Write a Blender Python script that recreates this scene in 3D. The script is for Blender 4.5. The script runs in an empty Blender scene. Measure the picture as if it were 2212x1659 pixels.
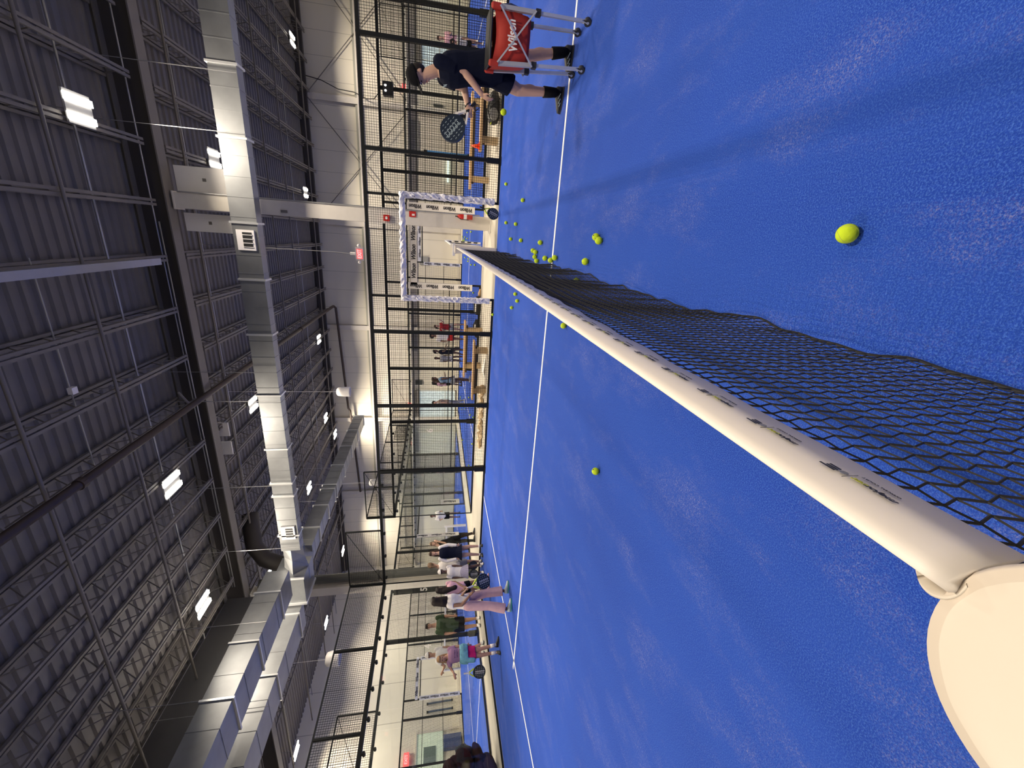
import bpy, bmesh, math, random
from mathutils import Vector, Matrix
random.seed(7)
C = bpy.context.scene
COL = C.collection
V = Vector
PI = math.pi

# ------------------------------------------------------------------ camera
CAM = V((0.352, -0.1915, 1.4478))
YAW, PITCH, ROLL = -0.346686, -0.186622, 0.004102
fwd = V((math.sin(YAW)*math.cos(PITCH), math.cos(YAW)*math.cos(PITCH), math.sin(PITCH)))
rgt0 = fwd.cross(V((0, 0, 1))).normalized(); up0 = rgt0.cross(fwd)
rgt = rgt0*math.cos(ROLL) + up0*math.sin(ROLL)
upv = up0*math.cos(ROLL) - rgt0*math.sin(ROLL)
cd = bpy.data.cameras.new('camera'); cam = bpy.data.objects.new('camera', cd); COL.objects.link(cam)
ax, ay, az = -upv, rgt, -fwd          # the phone is held on its side: world up points to the picture's left
cam.matrix_world = Matrix(((ax.x, ay.x, az.x, CAM.x), (ax.y, ay.y, az.y, CAM.y), (ax.z, ay.z, az.z, CAM.z), (0, 0, 0, 1)))
cd.sensor_width = 36; cd.sensor_fit = 'HORIZONTAL'; cd.lens = 36*878.29/2212; cd.clip_start = 0.02; cd.clip_end = 200
C.camera = cam
C.view_settings.view_transform = 'Standard'; C.view_settings.look = 'None'
C.view_settings.gamma = 1; C.view_settings.use_curve_mapping = False
C.view_settings.exposure = 0.12
C.cycles.transparent_max_bounces = 40      # many panes stand behind each other
w = bpy.data.worlds.new('world'); C.world = w; w.use_nodes = True
w.node_tree.nodes['Background'].inputs[0].default_value = (1, .93, .84, 1)
w.node_tree.nodes['Background'].inputs[1].default_value = 0.20
LAMP_W = 150

# ------------------------------------------------------------------ materials
MATS = {}
def mat(name, col, rough=.6, metal=0, var=.06, scale=8, bump=0, emit=0, spec=.5, coat=0):
    if name in MATS: return MATS[name]
    m = bpy.data.materials.new(name); m.use_nodes = True; MATS[name] = m
    nt = m.node_tree; b = nt.nodes['Principled BSDF']
    tc = nt.nodes.new('ShaderNodeTexCoord'); nz = nt.nodes.new('ShaderNodeTexNoise')
    nz.inputs['Scale'].default_value = scale; nz.inputs['Detail'].default_value = 3
    nt.links.new(tc.outputs['Object'], nz.inputs['Vector'])
    mx = nt.nodes.new('ShaderNodeMix'); mx.data_type = 'RGBA'
    lo = [max(0, c*(1-var)) for c in col]; hi = [min(1, c*(1+var)) for c in col]
    mx.inputs[6].default_value = (*lo, 1); mx.inputs[7].default_value = (*hi, 1)
    nt.links.new(nz.outputs['Fac'], mx.inputs[0]); nt.links.new(mx.outputs[2], b.inputs['Base Color'])
    b.inputs['Roughness'].default_value = rough; b.inputs['Metallic'].default_value = metal
    b.inputs['Specular IOR Level'].default_value = spec
    if coat: b.inputs['Coat Weight'].default_value = coat
    if bump:
        bp = nt.nodes.new('ShaderNodeBump'); bp.inputs['Strength'].default_value = bump; bp.inputs['Distance'].default_value = .01
        nt.links.new(nz.outputs['Fac'], bp.inputs['Height']); nt.links.new(bp.outputs[0], b.inputs['Normal'])
    if emit:
        b.inputs['Emission Color'].default_value = (*col, 1); b.inputs['Emission Strength'].default_value = emit
    return m

def turf_mat():
    m = bpy.data.materials.new('blue_turf'); m.use_nodes = True; nt = m.node_tree; b = nt.nodes['Principled BSDF']
    N = nt.nodes.new; L = nt.links.new
    tc = N('ShaderNodeTexCoord')
    def noise(s, d, rough=.5, mp=None):
        n = N('ShaderNodeTexNoise'); n.inputs['Scale'].default_value = s; n.inputs['Detail'].default_value = d; n.inputs['Roughness'].default_value = rough
        if mp:
            q = N('ShaderNodeMapping'); q.inputs['Scale'].default_value = mp; L(tc.outputs['Object'], q.inputs[0]); L(q.outputs[0], n.inputs['Vector'])
        else: L(tc.outputs['Object'], n.inputs['Vector'])
        return n
    def ramp(src, a, c):
        r = N('ShaderNodeMapRange'); r.inputs[1].default_value = a; r.inputs[2].default_value = c; L(src, r.inputs[0]); return r.outputs[0]
    def mul(a, c):
        k = N('ShaderNodeMath'); k.operation = 'MULTIPLY'; L(a, k.inputs[0])
        if isinstance(c, float): k.inputs[1].default_value = c
        else: L(c, k.inputs[1])
        return k.outputs[0]
    def mix(f, a, c):
        k = N('ShaderNodeMix'); k.data_type = 'RGBA'; L(f, k.inputs[0])
        for i, v in ((6, a), (7, c)):
            if isinstance(v, tuple): k.inputs[i].default_value = (*v, 1)
            else: L(v, k.inputs[i])
        return k.outputs[2]
    big = noise(.55, 4); fine = noise(170, 2, .75); mid = noise(45, 3, .6)
    base = mix(ramp(big.outputs['Fac'], .3, .7), (.006, .038, .33), (.010, .056, .42))
    base = mix(ramp(fine.outputs['Fac'], .47, .64), base, (.045, .130, .53))
    sand = noise(1.5, 6, .7, (1.5, .7, 1)); grain = noise(120, 2, .85)
    f1 = mul(ramp(sand.outputs['Fac'], .50, .68), ramp(grain.outputs['Fac'], .46, .66))
    f2 = mul(ramp(mid.outputs['Fac'], .35, .65), .75)
    base = mix(mul(f1, f2), base, (.40, .37, .48))
    seam = N('ShaderNodeTexWave'); seam.inputs['Scale'].default_value = .55; seam.inputs['Distortion'].default_value = 1.2; L(tc.outputs['Object'], seam.inputs['Vector'])
    base = mix(mul(seam.outputs['Fac'], .22), base, (.022, .085, .47))
    L(base, b.inputs['Base Color']); b.inputs['Roughness'].default_value = .9; b.inputs['Specular IOR Level'].default_value = .25
    b.inputs['Sheen Weight'].default_value = .08; b.inputs['Sheen Tint'].default_value = (.35, .5, 1, 1)
    bp = N('ShaderNodeBump'); bp.inputs['Strength'].default_value = .9; bp.inputs['Distance'].default_value = .008
    L(fine.outputs['Fac'], bp.inputs['Height']); L(bp.outputs[0], b.inputs['Normal'])
    return m
TURF = turf_mat()

def wall_mat(name, col, axis, pitch=1.05):
    m = bpy.data.materials.new(name); m.use_nodes = True; nt = m.node_tree; b = nt.nodes['Principled BSDF']
    N = nt.nodes.new; L = nt.links.new
    tc = N('ShaderNodeTexCoord'); sp = N('ShaderNodeSeparateXYZ'); L(tc.outputs['Object'], sp.inputs[0])
    dv = N('ShaderNodeMath'); dv.operation = 'DIVIDE'; dv.inputs[1].default_value = pitch; L(sp.outputs[axis], dv.inputs[0])
    fr = N('ShaderNodeMath'); fr.operation = 'FRACT'; L(dv.outputs[0], fr.inputs[0])
    lt = N('ShaderNodeMath'); lt.operation = 'LESS_THAN'; lt.inputs[1].default_value = .018; L(fr.outputs[0], lt.inputs[0])
    nz = N('ShaderNodeTexNoise'); nz.inputs['Scale'].default_value = .6; nz.inputs['Detail'].default_value = 4; L(tc.outputs['Object'], nz.inputs['Vector'])
    m1 = N('ShaderNodeMix'); m1.data_type = 'RGBA'; m1.inputs[6].default_value = (*[c*.93 for c in col], 1); m1.inputs[7].default_value = (*col, 1); L(nz.outputs['Fac'], m1.inputs[0])
    m2 = N('ShaderNodeMix'); m2.data_type = 'RGBA'; m2.inputs[7].default_value = (*[c*.55 for c in col], 1); L(m1.outputs[2], m2.inputs[6]); L(lt.outputs[0], m2.inputs[0])
    L(m2.outputs[2], b.inputs['Base Color']); b.inputs['Roughness'].default_value = .6
    return m

def glass_mat():
    m = bpy.data.materials.new('court_glass'); m.use_nodes = True; nt = m.node_tree; nt.nodes.remove(nt.nodes['Principled BSDF'])
    N = nt.nodes.new; L = nt.links.new; out = nt.nodes['Material Output']
    tr = N('ShaderNodeBsdfTransparent'); tr.inputs[0].default_value = (.975, .985, .978, 1)
    gl = N('ShaderNodeBsdfGlossy'); gl.inputs['Roughness'].default_value = .02; gl.inputs[0].default_value = (.9, .95, .95, 1)
    fr = N('ShaderNodeFresnel'); ge = N('ShaderNodeNewGeometry'); mr = N('ShaderNodeMapRange'); mr.inputs[3].default_value = 1.30; mr.inputs[4].default_value = 1/1.30
    L(ge.outputs['Backfacing'], mr.inputs[0]); L(mr.outputs[0], fr.inputs[0])
    nz = N('ShaderNodeTexNoise'); nz.inputs['Scale'].default_value = 2; tc = N('ShaderNodeTexCoord'); L(tc.outputs['Object'], nz.inputs['Vector'])
    ad = N('ShaderNodeMath'); ad.operation = 'MULTIPLY_ADD'; ad.inputs[1].default_value = .02; L(nz.outputs['Fac'], ad.inputs[0]); L(fr.outputs[0], ad.inputs[2])
    mx = N('ShaderNodeMixShader'); L(ad.outputs[0], mx.inputs[0]); L(tr.outputs[0], mx.inputs[1]); L(gl.outputs[0], mx.inputs[2]); L(mx.outputs[0], out.inputs[0])
    return m
GLASS = glass_mat()
BLK = mat('black_steel', (.006, .007, .007), .5, 0, spec=.3)
WIRE = mat('black_wire', (.007, .007, .006), .6, 0, spec=.2)
WHT = mat('white_vinyl', (.80, .77, .74), .45, 0, .03)
PAD = mat('white_padding', (.72, .70, .74), .35, 0, .08, 14, .25)
IVORY = mat('ivory_steel', (.62, .58, .52), .5)
CONC = mat('pale_concrete', (.46, .42, .35), .7, 0, .14, 1.2, .02)
DARK = mat('dark_roof_paint', (.160, .150, .142), .65, 0, .15, 3)
DARKER = mat('dark_girder_paint', (.05, .044, .042), .6, 0, .12, 2)
JOIST = mat('dark_joist_paint', (.165, .150, .135), .55, 0, .12, 3)
PIPE = mat('sprinkler_pipe_brown', (.055, .038, .032), .5, .2)
CONDUIT = mat('galvanised_conduit', (.42, .42, .43), .35, .7)
GALV = mat('galvanised_duct', (.31, .32, .33), .38, .8, .3, 2.2, .10)
FLANGE = mat('bright_duct_flange', (.75, .76, .76), .3, .7)
LINE = mat('white_court_line', (.80, .80, .82), .7, 0, .06, 30)
BLACK = mat('plain_black', (.012, .012, .013), .55)
BALL = mat('tennis_ball_felt', (.50, .66, .015), .9, 0, .12, 60, .3)
SEAM = mat('ball_seam', (.45, .52, .10), .8)
WOOD = mat('pale_wood', (.52, .33, .16), .5, 0, .2, 4)
RED = mat('red_fabric', (.36, .022, .012), .7, 0, .15, 6, .15)
REDP = mat('red_enamel', (.50, .02, .015), .3)
ALU = mat('brushed_aluminium', (.60, .61, .64), .35, .6)
RUB = mat('black_rubber', (.02, .02, .022), .6)
INK = mat('black_ink', (.015, .015, .02), .6)

# ------------------------------------------------------------------ helpers
def tag(o, label=None, cat=None, group=None, kind=None):
    if label: o['label'] = label
    if cat: o['category'] = cat
    if group: o['group'] = group
    if kind: o['kind'] = kind
    return o
def thing(name, loc=(0, 0, 0), label=None, cat=None, group=None, rz=0):
    o = bpy.data.objects.new(name, None); o.location = loc; o.rotation_euler[2] = rz; o.empty_display_size = .1
    COL.objects.link(o); return tag(o, label, cat, group)
def copy_tree(o, parent=None):
    c = o.copy(); COL.objects.link(c); c.parent = parent
    for ch in list(o.children): copy_tree(ch, c)
    return c
def basis(d):
    d = V(d).normalized(); a = V((0, 0, 1)) if abs(d.z) < .9 else V((1, 0, 0))
    s = d.cross(a).normalized(); return s, d.cross(s).normalized(), d
class MB:
    def __init__(s): s.v = []; s.f = []
    def add(s, vs, fs):
        n = len(s.v); s.v += [tuple(p) for p in vs]; s.f += [tuple(i+n for i in f) for f in fs]
    def box(s, a, b):
        x0, y0, z0 = a; x1, y1, z1 = b
        s.add([(x0, y0, z0), (x1, y0, z0), (x1, y1, z0), (x0, y1, z0), (x0, y0, z1), (x1, y0, z1), (x1, y1, z1), (x0, y1, z1)],
              [(3, 2, 1, 0), (4, 5, 6, 7), (0, 1, 5, 4), (1, 2, 6, 5), (2, 3, 7, 6), (3, 0, 4, 7)]); return s
    def cbox(s, c, d): return s.box([c[i]-d[i]/2 for i in range(3)], [c[i]+d[i]/2 for i in range(3)])
    def beam(s, p, q, w, h, ref=(0, 0, 1)):
        p, q = V(p), V(q); d = (q-p).normalized(); r = V(ref)
        if abs(d.dot(r)) > .95: r = V((0, 1, 0))
        a = d.cross(r).normalized()*w/2; b = a.cross(d).normalized()*h/2
        vs = [p-a-b, p+a-b, p+a+b, p-a+b, q-a-b, q+a-b, q+a+b, q-a+b]
        s.add(vs, [(0, 1, 2, 3), (7, 6, 5, 4), (1, 0, 4, 5), (2, 1, 5, 6), (3, 2, 6, 7), (0, 3, 7, 4)]); return s
    def tube(s, pts, r, n=8, cap=True):
        pts = [V(p) for p in pts]; rs = r if isinstance(r, (list, tuple)) else [r]*len(pts)
        base = len(s.v); prev = None
        for i, p in enumerate(pts):
            d = (pts[min(i+1, len(pts)-1)]-pts[max(i-1, 0)]).normalized()
            if prev is None: a, b, _ = basis(d)
            else:
                a = (prev-d*prev.dot(d)).normalized(); b = d.cross(a)
            prev = a
            for k in range(n):
                t = 2*PI*k/n; s.v.append(tuple(p+(a*math.cos(t)+b*math.sin(t))*rs[i]))
        for i in range(len(pts)-1):
            for k in range(n):
                k2 = (k+1) % n; s.f.append((base+i*n+k, base+i*n+k2, base+(i+1)*n+k2, base+(i+1)*n+k))
        if cap:
            s.f.append(tuple(base+k for k in range(n))[::-1]); s.f.append(tuple(base+(len(pts)-1)*n+k for k in range(n)))
        return s
    def ell(s, c, A, B, D, n=14, m=9, z0=-1):
        c, A, B, D = V(c), V(A), V(B), V(D); base = len(s.v); t0 = math.asin(z0)
        for j in range(m+1):
            t = t0+(PI/2-t0)*j/m
            for k in range(n):
                p = 2*PI*k/n; s.v.append(tuple(c+A*math.cos(t)*math.cos(p)+B*math.cos(t)*math.sin(p)+D*math.sin(t)))
        for j in range(m):
            for k in range(n):
                k2 = (k+1) % n; s.f.append((base+j*n+k, base+j*n+k2, base+(j+1)*n+k2, base+(j+1)*n+k))
        s.f.append(tuple(base+k for k in range(n))[::-1]); s.f.append(tuple(base+m*n+k for k in range(n)))
        return s
    def ball(s, c, r, n=12, m=8): return s.ell(c, (r, 0, 0), (0, r, 0), (0, 0, r), n, m)
    def limb(s, p, q, r1, r2, e1=True, e2=True):
        s.tube([p, V(p).lerp(V(q), .5), q], [r1, (r1+r2)/2*1.02, r2], 14)
        if e1: s.ball(p, r1)
        if e2: s.ball(q, r2)
        return s
    def loft(s, secs, n=20):
        base = len(s.v)
        for c, A, B in secs:
            c, A, B = V(c), V(A), V(B)
            for k in range(n):
                t = 2*PI*k/n; s.v.append(tuple(c+A*math.cos(t)+B*math.sin(t)))
        for i in range(len(secs)-1):
            for k in range(n):
                k2 = (k+1) % n; s.f.append((base+i*n+k, base+i*n+k2, base+(i+1)*n+k2, base+(i+1)*n+k))
        s.f.append(tuple(base+k for k in range(n))[::-1]); s.f.append(tuple(base+(len(secs)-1)*n+k for k in range(n)))
        return s
    def prism(s, pts, n0, n1):     # pts: 3-D outline, extruded from offset n0 to n1 (vectors)
        k = len(pts); vs = [V(p)+V(n0) for p in pts]+[V(p)+V(n1) for p in pts]
        s.add(vs, [tuple(range(k))[::-1], tuple(range(k, 2*k))]+[(i, (i+1) % k, k+(i+1) % k, k+i) for i in range(k)]); return s
    def mesh(s, name, org=(0, 0, 0), smooth=False):
        me = bpy.data.meshes.new(name); o = V(org)
        me.from_pydata([tuple(V(p)-o) for p in s.v], [], s.f); me.update()
        bm = bmesh.new(); bm.from_mesh(me); bmesh.ops.recalc_face_normals(bm, faces=bm.faces[:]); bm.to_mesh(me); bm.free()
        if smooth:
            for p in me.polygons: p.use_smooth = True
        return me
    def build(s, name, m, parent=None, org=(0, 0, 0), smooth=False, voxel=0, sm=0):
        me = s.mesh(name, org, smooth)
        if voxel: me = remesh(me, voxel, sm, name)
        me.materials.clear(); me.materials.append(m)
        o = bpy.data.objects.new(name, me); COL.objects.link(o)
        if parent: o.parent = parent
        return o
def remesh(me, voxel, sm, name):
    o = bpy.data.objects.new('tmp', me); COL.objects.link(o)
    r = o.modifiers.new('r', 'REMESH'); r.mode = 'VOXEL'; r.voxel_size = voxel; r.use_smooth_shade = True
    if sm:
        k = o.modifiers.new('s', 'SMOOTH'); k.factor = .5; k.iterations = sm
    dg = bpy.context.evaluated_depsgraph_get(); dg.update()
    m2 = bpy.data.meshes.new_from_object(o.evaluated_get(dg)); m2.name = name
    bpy.data.objects.remove(o); bpy.data.meshes.remove(me)
    for p in m2.polygons: p.use_smooth = True
    return m2
def text(name, s, size, m, parent, pos, X, Y, org=(0, 0, 0), shear=0, bold=0, wx=1.0, center=True, ext=.001):
    cu = bpy.data.curves.new('t', 'FONT'); cu.body = s; cu.size = size; cu.shear = shear; cu.offset = bold*size; cu.extrude = ext
    if center: cu.align_x = 'CENTER'; cu.align_y = 'CENTER'
    cu.resolution_u = 3
    o = bpy.data.objects.new('t', cu); COL.objects.link(o)
    dg = bpy.context.evaluated_depsgraph_get(); dg.update()
    me = bpy.data.meshes.new_from_object(o.evaluated_get(dg)); me.name = name; bpy.data.objects.remove(o)
    X, Y = V(X).normalized(), V(Y).normalized(); Z = X.cross(Y)
    for v in me.vertices:
        p = V(pos)-V(org)+X*v.co.x*wx+Y*v.co.y+Z*v.co.z; v.co = p
    me.materials.clear(); me.materials.append(m)
    r = bpy.data.objects.new(name, me); COL.objects.link(r)
    if parent: r.parent = parent
    return r
def struct(o): o['kind'] = 'structure'; return o
# ------------------------------------------------------------------ room shell
W_FAR = wall_mat('wall_panels_far', (.76, .71, .60), 0)
W_LEFT = wall_mat('wall_panels_left', (.74, .70, .60), 1, 2.1)
struct(MB().box((-24.6, -8, -.2), (15, 26.4, -.015)).build('floor', CONC))
struct(MB().box((-24.6, 26.0, -.015), (15, 26.4, 8.9)).build('wall_far', W_FAR))
struct(MB().box((-24.6, -8, -.015), (-24.2, 26.0, 8.9)).build('wall_left', W_LEFT))
mb = MB(); y = -2.0; prof = []
while y < 26: prof += [(y, 8.345), (y+.10, 8.345), (y+.13, 8.30), (y+.22, 8.30)]; y += .25
for (a, za), (b, zb) in zip(prof, prof[1:]):
    mb.add([(-24.6, a, za), (15, a, za), (15, b, zb), (-24.6, b, zb)], [(0, 1, 2, 3)])
mb.box((-24.6, -2, 8.42), (15, 26.4, 8.6))
struct(mb.build('ceiling', DARK))
# base trim and horizontal girt of the far wall
struct(MB().box((-24.1, 25.93, 0), (15, 25.995, .12)).build('baseboard_far', IVORY))
struct(MB().box((-24.195, -8, 0), (-24.13, 25.9, .12)).build('baseboard_left', IVORY))
def add_girt(z, label, a=-24.1, b=15):
    g = thing('wall_girt', (0, 25.8, z), label, 'wall girt')
    MB().box((a, -.11, 0), (b, .185, .07)).build('bottom_flange', IVORY, g)
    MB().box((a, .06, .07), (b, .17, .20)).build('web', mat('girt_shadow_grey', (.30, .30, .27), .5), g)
add_girt(5.42, 'long ivory steel girt running across the far wall above the fences')
add_girt(2.95, 'lower ivory steel girt on the far wall, seen through the fence mesh')
MB_ = MB
for i, x in enumerate((6.6, .6, -5.4, -11.6, -17.3, 12.6)):
    lab = ['ivory steel wall column by the right edge behind the coach', 'ivory far wall column hidden behind the red exit sign and free standing column',
           'ivory far wall column beside the dark vertical pipe', 'ivory far wall column where the thin silver duct ends',
           'ivory wall column seen through the glass left of the players', 'ivory far wall column nearest the right edge of the hall'][i]
    c = thing('wall_column', (x, 25.82, 0), lab, 'column', 'far wall columns')
    MB().box((-.14, -.02, 0), (.14, 0, 8.2)).build('flange', IVORY, c)
    MB().box((-.012, 0, 0), (.012, .16, 8.2)).build('web', IVORY, c)
for i, (x0, x1) in enumerate(((6.6, .6), (12.6, 6.6))):
    b = thing('wall_cross_brace', ((x0+x1)/2, 25.75, 0), ['thin steel rod cross brace between far wall columns left of the coach', 'thin steel rod cross brace on the far wall at the right edge'][i], 'brace')
    h = (x0-x1)/2
    MB().tube([(-h, 0, 2.8), (h, 0, 8)], .022).build('rod', JOIST, b)
    MB().tube([(h, 0.03, 2.8), (-h, .03, 8)], .022).build('rod', JOIST, b)
ev = MB().box((-24, 25.55, 7.9), (15, 25.75, 8.28)).build('eave_beam', DARKER); tag(ev, 'dark eave beam along the top of the far wall', 'beam')

# ------------------------------------------------------------------ main girder, columns
g = thing('main_girder', (0, 11.5, 0), 'deep dark roof girder crossing the hall above the corridor', 'girder')
MB().box((-11.9, -.012, 7.62), (15, .012, 8.2)).build('web', DARKER, g)
MB().box((-11.9, -.16, 7.58), (15, .16, 7.61)).build('bottom_flange', JOIST, g)
MB().box((-11.9, -.16, 8.2), (15, .16, 8.23)).build('top_flange', JOIST, g)
g = thing('main_girder', (0, 11.5, 0), 'dark roof girder beyond the left column over the rear court', 'girder')
MB().box((-24.1, -.012, 7.62), (-12, .012, 8.2)).build('web', DARKER, g)
MB().box((-24.1, -.16, 7.58), (-12, .16, 7.61)).build('bottom_flange', JOIST, g)
def column(x, y, ztop, label, wd=.30):
    c = thing('steel_column', (x, y, 0), label, 'column')
    MB().box((-wd/2, -.17, 0), (wd/2, -.145, ztop)).box((-wd/2, .145, 0), (wd/2, .17, ztop)).box((-.012, -.145, 0), (.012, .145, ztop)).build('shaft', IVORY, c)
    MB().box((-.22, -.24, -.015), (.22, .24, .02)).build('base_plate', IVORY, c)
    MB().box((-.2, -.2, ztop), (.2, .2, ztop+.03)).build('cap_plate', IVORY, c)
    return c
c = column(.70, 11.68, 7.5, 'free standing white steel column in the corridor behind the net post', .34)
MB().tube([(.19, -.20, .3), (.19, -.20, 7.4)], .016).build('conduit', CONDUIT, c)
MB().box((-.1, -.2, 5.05), (-.04, -.172, 5.2)).build('nameplate', JOIST, c)
column(-11.62, 11.72, 7.5, 'white steel column at the glass corner behind the players', .34)
d = thing('rain_pipe', (-11.24, 11.75, 0), 'thick dark vertical pipe next to the white corner column', 'pipe')
MB().tube([(0, 0, 0), (0, 0, 7.3)], .15, 14).build('pipe', mat('dark_grey_pipe', (.06, .06, .055), .4), d)
MB().tube([(0, 0, 3.4), (0, 0, 3.5)], .18, 14).build('collar', mat('dark_grey_pipe', (.06,)*3), d)
p = thing('column_panel', (1.15, 11.85, 6.48), 'white sheet panel on the right side of the column top', 'panel')
MB().box((-.3, -.02, 0), (.33, .02, 1.08)).build('sheet', WHT, p); MB().box((.02, -.025, .42), (.09, -.02, .50)).build('vent_square', JOIST, p)
p = thing('column_panel', (.22, 11.85, 6.48), 'white sheet panel on the left side of the column top', 'panel')
MB().box((-.2, -.02, 0), (.22, .02, 1.04)).build('sheet', WHT, p); MB().box((-.02, -.025, .45), (.05, -.02, .52)).build('vent_square', JOIST, p)

# ------------------------------------------------------------------ roof joists
def make_joist(L, n):
    t = thing('roof_joist')
    MB().box((-.07, 0, .50), (-.015, L, .56)).box((.015, 0, .50), (.07, L, .56)).build('top_chord', JOIST, t)
    MB().box((-.072, .3, 0), (-.016, L-.1, .045)).box((.016, .3, 0), (.072, L-.1, .045)).build('bottom_chord', JOIST, t)
    m = MB(); s = L/n
    for i in range(n):
        y0 = i*s; m.tube([(0, y0+.02, .5), (0, y0+s/2, .03)], .012, 5, False); m.tube([(0, y0+s/2, .03), (0, y0+s-.02, .5)], .012, 5, False)
    m.build('web_rods', JOIST, t)
    return t
ORD = ['first', 'second', 'third', 'fourth', 'fifth', 'sixth', 'seventh', 'eighth', 'ninth', 'tenth', 'eleventh', 'twelfth', 'thirteenth', 'fourteenth', 'fifteenth', 'sixteenth', 'seventeenth', 'eighteenth', 'nineteenth', 'twentieth', 'twenty first', 'twenty second', 'twenty third', 'twenty fourth']
jA = make_joist(14.0, 22); jB = make_joist(13.9, 22)
for k, y0, xs_, lab, grp in ((jA, -2.7, [3.05-1.22*i+1.22 for i in range(0, 14)], 'open web roof joist before the dark girder, %s from the right edge', 'near roof joists'),
                             (jB, 11.7, [3.05-1.22*i+1.22*5 for i in range(0, 24)], 'open web roof joist beyond the dark girder, %s from the right edge', 'far roof joists')):
    for i, x in enumerate(xs_):
        o = k if i == 0 else copy_tree(k); o.location = (x, y0, 7.72); tag(o, lab % ORD[i], 'roof joist', grp)
# bracing pipes, conduits and sprinkler lines
def pipe(name, pts, r, m, label, cat='pipe', n=8):
    o = MB().tube(pts, r, n).build(name, m, smooth=True); return tag(o, label, cat)
def run(name, y, z, r, m, label, a=-24, b=14): return pipe(name, [(a, y, z), (b, y, z)], r, m, label)
run('electrical_conduit', 11.28, 7.86, .018, CONDUIT, 'upper silver conduit along the dark girder web', -10.8, 14)
run('electrical_conduit', 11.28, 7.79, .018, CONDUIT, 'lower silver conduit along the dark girder web', -10.8, .2)
for i, (y, z, r) in enumerate(((8.6, 7.66, .03), (9.9, 8.1, .022), (12.6, 7.66, .03), (13.4, 8.0, .02), (15.3, 7.7, .03), (16.6, 8.05, .018), (18.2, 7.66, .03), (20.3, 7.7, .025), (21.8, 7.9, .02), (24.0, 7.68, .03), (6.6, 7.66, .03))):
    run('roof_bridging_pipe', y, z, r, [JOIST, CONDUIT][i in (1, 3, 5, 8)], 'long roof pipe crossing under the joists, %s' % (
        ['nearest dark run before the girder', 'silver run just before the girder', 'dark run just past the girder', 'thin silver run past the girder', 'dark run above the long silver duct', 'thin silver run mid way',
         'dark run mid way', 'dark run nearer the far wall', 'thin silver run nearer the far wall', 'dark run by the far wall lights', 'dark run at the view edge'][i]), -24, 14)
sp = thing('sprinkler_main', (-4.08, 0, 0), 'thick brown sprinkler main running to the far wall and down it', 'pipe')
MB().tube([(0, -2, 7.42), (0, 25.5, 7.42)], .075, 12).build('main_pipe', PIPE, sp, smooth=True)
MB().tube([(0, 25.42, 7.42), (0, 25.55, 7.40), (-.1, 25.6, 7.3), (-6.6, 25.6, 7.0), (-6.8, 25.6, 6.9), (-13, 25.6, 6.6)], .07, 12).build('wall_branch', PIPE, sp, smooth=True)
for y in (6.9, 19.2): MB().tube([(0, y, 7.42), (0, y+.12, 7.42)], .10, 12).build('coupling', PIPE, sp)
for y in (5.7, 10.4, 18.0): MB().tube([(0, y, 7.45), (.35, y, 7.66)], .03, 6).build('hanger', JOIST, sp)
tray = thing('cable_tray', (-.62, 0, 0), 'grey cable tray hung under the roof left of the column line', 'cable tray')
MB().box((-.06, 4.5, 7.42), (.06, 10.4, 7.45)).box((-.07, 4.5, 7.42), (-.06, 10.4, 7.50)).box((.06, 4.5, 7.42), (.07, 10.4, 7.50)).build('channel', CONDUIT, tray)
for y in (6, 7.4, 8.8): MB().tube([(0, y, 7.45), (0, y, 8.3)], .008, 5).build('hanger', CONDUIT, tray)
cb = thing('ceiling_junction_box', (-2.75, 7.95, 7.9), 'small white junction box on the dark roof near the top edge', 'junction box')
MB().cbox((0, 0, 0), (.12, .12, .08)).build('box', WHT, cb); MB().tube([(-1.6, 0, .03), (2.3, 0, .03)], .012, 6).build('conduit', CONDUIT, cb)
for i, (x, y) in enumerate(((-5.62, 12.2), (-6.25, 12.2))):
    t = MB().box((x-.22, y-.02, 7.58), (x+.22, y+.02, 7.85)).build('small_white_panel', WHT); tag(t, ['small white panel under the roof, right of the pair', 'small white panel under the roof, left of the pair'][i], 'panel')
# draft curtain left of the girder end
c = MB().box((-11.25, -2, 6.3), (-11.2, 11.2, 8.02)).build('draft_curtain', mat('charcoal_sheet', (.06, .058, .06), .5)); tag(c, 'large charcoal sheet curtain hanging behind the silver ducts', 'draft curtain')
h = thing('flexible_hose_duct', (-10.2, 12.1, 7.5), 'fat black flexible duct bending down at the girder end', 'duct')
MB().tube([(.9, .9, .3), (.5, .5, .15), (.1, .2, 0), (-.3, 0, -.35), (-.5, -.1, -.9)], .26, 14).build('hose', mat('black_duct_wrap', (.025, .02, .018), .6), h, smooth=True)

# ------------------------------------------------------------------ silver ducts
def duct(label, p, q, w, z0, z1, seams, flanges, axis):
    t = thing('air_duct', (0, 0, 0), label, 'air duct')
    (x0, y0), (x1, y1) = p, q
    if axis == 'x': MB().box((x0, y0, z0), (x1, y0+w, z1)).build('duct_body', GALV, t)
    else: MB().box((x0, y0, z0), (x0+w, y1, z1)).build('duct_body', GALV, t)
    e = .012
    for s_ in seams:
        if axis == 'x': MB().box((s_, y0-e*.6, z0-e*.6), (s_+.02, y0+w+e*.6, z1+e*.6)).build('seam_ridge', GALV, t)
        else: MB().box((x0-e*.6, s_, z0-e*.6), (x0+w+e*.6, s_+.02, z1+e*.6)).build('seam_ridge', GALV, t)
    for s_ in flanges:
        if axis == 'x': MB().box((s_, y0-.035, z0-.035), (s_+.045, y0+w+.035, z1+.035)).build('flange', FLANGE, t)
        else: MB().box((x0-.035, s_, z0-.035), (x0+w+.035, s_+.045, z1+.035)).build('flange', FLANGE, t)
    return t
xs = [x*.42 for x in range(-22, 22)]
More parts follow.
